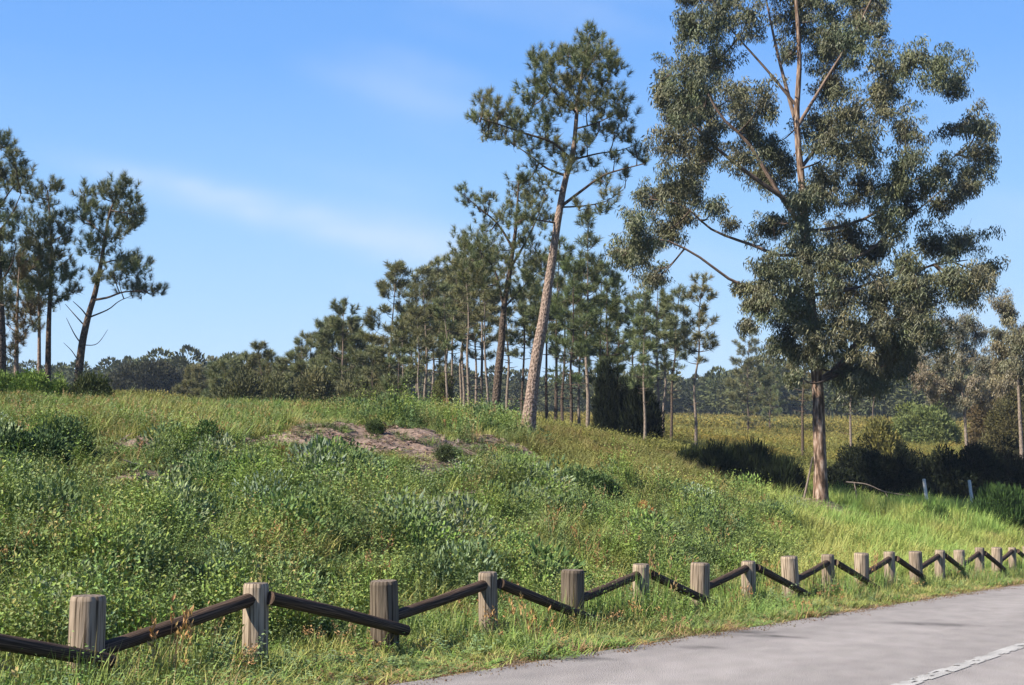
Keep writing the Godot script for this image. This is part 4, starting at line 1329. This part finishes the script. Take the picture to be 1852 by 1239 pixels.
func plants() -> void:
	var small := bush_mesh(170, 0.34, 0.12, 0.5)
	var broad := bush_mesh(210, 0.27, 0.12, 0.5)
	var spike := bush_mesh(170, 0.55, 0.09, 1.2)
	# name, column, row of the foot, width and height in pixels, tone, leaf, label, category, group
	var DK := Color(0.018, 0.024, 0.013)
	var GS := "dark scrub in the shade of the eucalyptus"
	var rows := [
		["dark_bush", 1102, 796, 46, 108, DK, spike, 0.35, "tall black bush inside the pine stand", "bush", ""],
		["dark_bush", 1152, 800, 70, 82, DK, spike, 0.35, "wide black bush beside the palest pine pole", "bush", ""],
		["scrub_bush", 1252, 846, 60, 34, Color(0.022, 0.032, 0.013), spike, 0.3, "first low dark scrub bush, at the foot of the last pine", "scrub", "dark scrub below the shoulder"],
		["scrub_bush", 1300, 858, 74, 44, Color(0.022, 0.032, 0.013), spike, 0.3, "spiky dark scrub bush, tallest of the row below the shoulder", "scrub", "dark scrub below the shoulder"],
		["scrub_bush", 1352, 868, 80, 52, Color(0.022, 0.032, 0.013), spike, 0.3, "dark scrub bush in the middle of the row below the shoulder", "scrub", "dark scrub below the shoulder"],
		["scrub_bush", 1408, 886, 84, 48, Color(0.02, 0.03, 0.013), spike, 0.3, "dark scrub bush next to the leaning stake", "scrub", "dark scrub below the shoulder"],
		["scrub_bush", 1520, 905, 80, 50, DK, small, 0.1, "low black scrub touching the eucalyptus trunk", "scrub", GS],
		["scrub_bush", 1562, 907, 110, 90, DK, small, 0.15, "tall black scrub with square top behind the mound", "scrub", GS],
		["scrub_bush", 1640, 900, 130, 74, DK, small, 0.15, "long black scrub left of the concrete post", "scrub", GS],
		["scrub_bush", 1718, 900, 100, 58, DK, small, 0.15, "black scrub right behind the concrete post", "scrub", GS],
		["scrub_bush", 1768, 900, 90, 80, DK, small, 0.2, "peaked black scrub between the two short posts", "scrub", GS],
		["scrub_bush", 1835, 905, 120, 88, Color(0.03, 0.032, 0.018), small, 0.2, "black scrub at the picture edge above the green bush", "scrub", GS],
		["broom_bush", 1592, 846, 78, 72, Color(0.154, 0.147, 0.049), small, 0.25, "sunlit olive broom bush standing above the black scrub", "bush", ""],
		["reddish_bush", 1800, 838, 110, 150, Color(0.11, 0.085, 0.045), small, 0.1, "reddish brown bush under the slim eucalyptus", "bush", "brown bushes at the field's edge"],
		["reddish_bush", 1850, 850, 130, 200, Color(0.085, 0.08, 0.038), small, 0.1, "tall brown bush cut by the picture edge", "bush", "brown bushes at the field's edge"],
		["green_bush", 1806, 948, 110, 58, Color(0.045, 0.085, 0.025), spike, 0.2, "dark green leafy bush beside the mound near the road", "bush", ""],
		["green_bush", 1690, 946, 54, 32, Color(0.055, 0.1, 0.026), spike, 0.2, "small dark green bush on the grass mound", "bush", ""],
		["green_bush", 56, 728, 100, 48, Color(0.140, 0.210, 0.049), broad, 0.1, "bright green bush at the feet of the pine clump", "bush", "bright bushes under the pine clump"],
		["green_bush", 108, 726, 54, 44, Color(0.161, 0.231, 0.056), broad, 0.1, "bright green bush just before the leaning pine's foot", "bush", "bright bushes under the pine clump"],
		["green_bush", 8, 735, 90, 56, Color(0.126, 0.182, 0.049), broad, 0.1, "green bush at the picture edge under the tallest edge pine", "bush", "bright bushes under the pine clump"],
		["olive_bush", 165, 718, 80, 46, Color(0.06, 0.075, 0.03), small, 0.1, "dull olive bush behind the leaning pine's foot", "bush", ""],
		["leafy_bush", 42, 868, 130, 78, Color(0.042, 0.075, 0.03), broad, 0.0, "large dark leafy bush on the bank near the picture edge", "bush", "leafy bushes on the bank"],
		["leafy_bush", 118, 828, 80, 52, Color(0.065, 0.105, 0.04), broad, 0.0, "leafy bush above the large dark one on the bank", "bush", "leafy bushes on the bank"],
		["leafy_bush", 16, 905, 80, 60, Color(0.06, 0.1, 0.035), broad, 0.0, "leafy bush below the large dark one on the bank", "bush", "leafy bushes on the bank"],
		["leafy_bush", 368, 824, 60, 46, Color(0.06, 0.105, 0.035), broad, 0.0, "dark leafy bush between two bare soil patches", "bush", "leafy bushes on the bank"],
		["leafy_bush", 330, 836, 46, 26, Color(0.07, 0.11, 0.035), broad, 0.0, "low leafy bush beside the thin soil strip", "bush", "leafy bushes on the bank"],
		["leafy_bush", 640, 895, 90, 34, Color(0.065, 0.12, 0.045), broad, 0.0, "spreading leafy bush under the big soil patch", "bush", "leafy bushes on the bank"],
		["leafy_bush", 580, 820, 40, 30, Color(0.07, 0.13, 0.04), broad, 0.0, "leafy bush rising inside the big soil patch", "bush", "leafy bushes on the bank"],
		["leafy_bush", 678, 784, 30, 24, Color(0.05, 0.075, 0.03), small, 0.0, "small dark bush at the top rim of the big soil patch", "bush", "leafy bushes on the bank"],
		["leafy_bush", 800, 830, 36, 22, Color(0.065, 0.085, 0.04), small, 0.0, "grey green bush at the end of the big soil patch", "bush", "leafy bushes on the bank"],
		["leafy_bush", 1060, 908, 96, 46, Color(0.07, 0.115, 0.045), broad, 0.0, "rounded grey green bush in the middle of the bank", "bush", "leafy bushes on the bank"],
		["leafy_bush", 1250, 945, 70, 34, Color(0.06, 0.11, 0.04), broad, 0.0, "dark leafy bush below the heathy shoulder", "bush", "leafy bushes on the bank"],
		["leafy_bush", 1340, 975, 60, 34, Color(0.06, 0.11, 0.035), broad, 0.0, "dark leafy bush near the strip of soil by the eucalyptus", "bush", "leafy bushes on the bank"],
		["leafy_bush", 1280, 985, 70, 26, Color(0.065, 0.11, 0.05), broad, 0.0, "low grey leaved bush behind the middle of the fence", "bush", "leafy bushes on the bank"],
		["leafy_bush", 470, 930, 80, 40, Color(0.065, 0.11, 0.04), broad, 0.0, "leafy bush in the middle of the bank above the second post", "bush", "leafy bushes on the bank"],
		["leafy_bush", 250, 990, 100, 60, Color(0.055, 0.095, 0.03), broad, 0.0, "leafy bush on the bank above the first stout post", "bush", "leafy bushes on the bank"],
		["leafy_bush", 60, 1060, 110, 70, Color(0.05, 0.085, 0.03), broad, 0.0, "dark leafy bush low on the bank by the first rail", "bush", "leafy bushes on the bank"],
		["leafy_bush", 920, 1000, 80, 34, Color(0.06, 0.11, 0.045), broad, 0.0, "leafy bush low on the bank behind the third slim post", "bush", "leafy bushes on the bank"],
		["rusty_bush", 505, 842, 56, 36, Color(0.19, 0.12, 0.05), small, 0.0, "rusty orange low bush beside the big soil patch", "bush", ""],
		["rusty_bush", 1164, 932, 40, 24, Color(0.34, 0.17, 0.07), small, 0.0, "small bright orange tuft alone on the bank", "bush", ""],
		["rusty_bush", 756, 922, 46, 26, Color(0.17, 0.12, 0.05), small, 0.0, "brownish tuft above the big leaved plant", "bush", ""],
		["undergrowth_bush", 566, 752, 70, 78, Color(0.135, 0.135, 0.075), small, 0.2, "brownish twiggy undergrowth at the low end of the stand", "undergrowth", "twiggy undergrowth in the pine stand"],
		["undergrowth_bush", 646, 756, 80, 70, Color(0.125, 0.13, 0.07), small, 0.2, "brownish twiggy undergrowth beside the bushy brownish pine", "undergrowth", "twiggy undergrowth in the pine stand"],
		["undergrowth_bush", 700, 758, 70, 76, Color(0.13, 0.13, 0.072), small, 0.2, "brownish twiggy undergrowth round the spire shaped pine's foot", "undergrowth", "twiggy undergrowth in the pine stand"],
		["undergrowth_bush", 800, 764, 46, 84, Color(0.13, 0.14, 0.055), small, 0.2, "small green undergrowth tree among the pale poles", "undergrowth", "twiggy undergrowth in the pine stand"],
		["undergrowth_bush", 500, 748, 70, 60, Color(0.125, 0.132, 0.07), small, 0.2, "brownish undergrowth filling the dip in the slope of tops", "undergrowth", "twiggy undergrowth in the pine stand"],
		["undergrowth_bush", 436, 744, 80, 58, Color(0.11, 0.115, 0.06), small, 0.2, "olive undergrowth under the low rounded pine", "undergrowth", "twiggy undergrowth in the pine stand"],
		["rusty_bush", 1266, 1014, 32, 24, Color(0.2, 0.17, 0.05), spike, 0.2, "yellow tuft behind the fourth stout post", "bush", ""]]
	for q in rows:
		var p := hit(q[1], q[2])
		if q[0] == "dark_bush": p = ground(q[1], 63.0)
		elif q[0] == "undergrowth_bush": p = ground(q[1], 72.0)
		elif q[0] == "scrub_bush" and q[1] > 1500: p = ground(q[1], 58.0)
		elif q[1] < 170 and q[2] < 740: p = ground(q[1], 41.0)
		var d := -p.z
		var h: float = at(q[1], q[2] - q[4], d).y - p.y
		var w: float = q[3] * d / F
		if q[0] == "leafy_bush":
			h *= 1.3
			w *= 1.3
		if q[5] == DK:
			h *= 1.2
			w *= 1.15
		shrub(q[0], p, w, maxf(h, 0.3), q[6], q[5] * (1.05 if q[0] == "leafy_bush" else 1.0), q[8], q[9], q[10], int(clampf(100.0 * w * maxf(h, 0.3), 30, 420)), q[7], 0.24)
	# big leaved rosette plants: each leaf a part
	var lf := start()
	for side in [-1.0, 1.0]:
		for k in 5:
			var t0 := k / 5.0
			var t1 := (k + 1) / 5.0
			var w0: float = 0.2 * sin(PI * pow(t0, 0.8)) * side * 0.5
			var w1: float = 0.2 * sin(PI * pow(t1, 0.8)) * side * 0.5
			var a := Vector3(0, 0.62 * t0 - 0.3 * t0 * t0, t0)
			var b := Vector3(0, 0.62 * t1 - 0.3 * t1 * t1, t1)
			var a2 := a + Vector3(w0, absf(w0) * 0.4, 0)
			var b2 := b + Vector3(w1, absf(w1) * 0.4, 0)
			tri(lf, a, b, a2, Color(1, 1, 1))
			tri(lf, a2, b, b2, Color(1, 1, 1))
	var big := lf.commit()
	var lm: Array = []
	for c in [Color(0.06, 0.115, 0.03), Color(0.085, 0.15, 0.04), Color(0.045, 0.09, 0.026)]:
		var m := M.weed.duplicate() as StandardMaterial3D
		m.resource_name = "broad leaves"
		m.albedo_color = c.linear_to_srgb()
		lm.append(m)
	for q in [[800, 970, 66, "tall big leaved plant standing up on the middle of the bank"], [1074, 955, 50, "big leaved plant behind the fence near the orange tuft"], [610, 872, 34, "smaller big leaved plant below the soil patch"], [20, 912, 60, "big leaved plant at the picture edge under the dark bush"]]:
		var p := hit(q[0], q[1])
		var size: float = q[2] * -p.z / F
		var t := thing("big_leaved_plant", p, q[3], "plant", "big leaved plants on the bank")
		var st := start()
		tube(st, [Vector3(0, -0.05, 0), Vector3(0.01, size * 0.5, 0), Vector3(0, size * 0.95, 0.01)], [0.018, 0.012, 0.005], 6)
		part("stem", st.commit(), M.weed, t).material_override = lm[0]
		for k in 18:
			var f := k / 17.0
			var o := part("leaf", big, lm[k % 3], t)
			o.position = Vector3(0, size * 0.75 * f, 0)
			o.rotation = Vector3(rnd(-0.3, 0.2) - 0.55 * f, k * 2.4, 0)
			o.scale = Vector3.ONE * size * lerpf(0.62, 0.3, f) * rnd(0.85, 1.15)

func small_things() -> void:
	# old concrete posts in the dark scrub
	for q in [[1675, 908, 1671, 866, "white concrete post with a slight lean between black scrub bushes"], [1757, 892, 1753, 868, "short grey concrete post over the dark green bush"]]:
		var d := 54.0
		var p := ground(q[0], d)
		var top := at(q[2], q[3], d) - p
		var t := thing("concrete_post", p, q[4], "post", "old concrete posts in the scrub")
		var st := start()
		tube(st, [Vector3(0, -0.2, 0), top * 0.5, top - Vector3.UP * 0.03, top], [0.085, 0.08, 0.075, 0.06], 4, 0.0, true)
		part("shaft", st.commit(), M.concrete, t)
	# the leaning stake by the gum tree
	var p := ground(1448, 50.0)
	var st := start()
	var top := at(1470, 826, 50.0) - p
	tube(st, spline([Vector3(0, -0.2, 0), top * 0.5 + Vector3(0.03, 0, 0), top], 6), taper(6, 0.045, 0.03), 8, 0.1, true)
	var o := part("wooden_stake", st.commit(), M.pale_bark, self)
	o.position = p
	meta(o, "thin grey stake leaning towards the eucalyptus trunk", "stake")
	# a dead bough lying over the scrub
	var q := at(1530, 872, 54.0)
	st = start()
	tube(st, spline([Vector3.ZERO, at(1568, 876, 54.0) - q, at(1600, 889, 53.8) - q, at(1650, 897, 53.6) - q], 12), taper(12, 0.03, 0.01), 6, 0.2)
	tube(st, spline([at(1600, 889, 53.8) - q, at(1606, 900, 53.7) - q, at(1608, 915, 53.6) - q], 4), taper(4, 0.016, 0.012), 5)
	tube(st, spline([at(1545, 873, 54.0) - q, at(1548, 890, 53.9) - q, at(1552, 915, 53.6) - q], 4), taper(4, 0.02, 0.016), 5)
	o = part("dead_bough", st.commit(), M.pale_bark, self)
	o.position = q
	meta(o, "bare dead bough hanging across the black scrub by the eucalyptus", "branch")
	# the stump of a stake on the bank
	p = hit(268, 893)
	st = start()
	tube(st, [Vector3(0, -0.1, 0), Vector3(0.01, 0.08, 0), Vector3(0.012, 0.16, 0)], [0.04, 0.036, 0.034], 9, 0.1, true)
	o = part("stake_stump", st.commit(), M.dark_bark, self)
	o.position = p
	meta(o, "short dark stake stump on the soil strip of the bank", "stump")
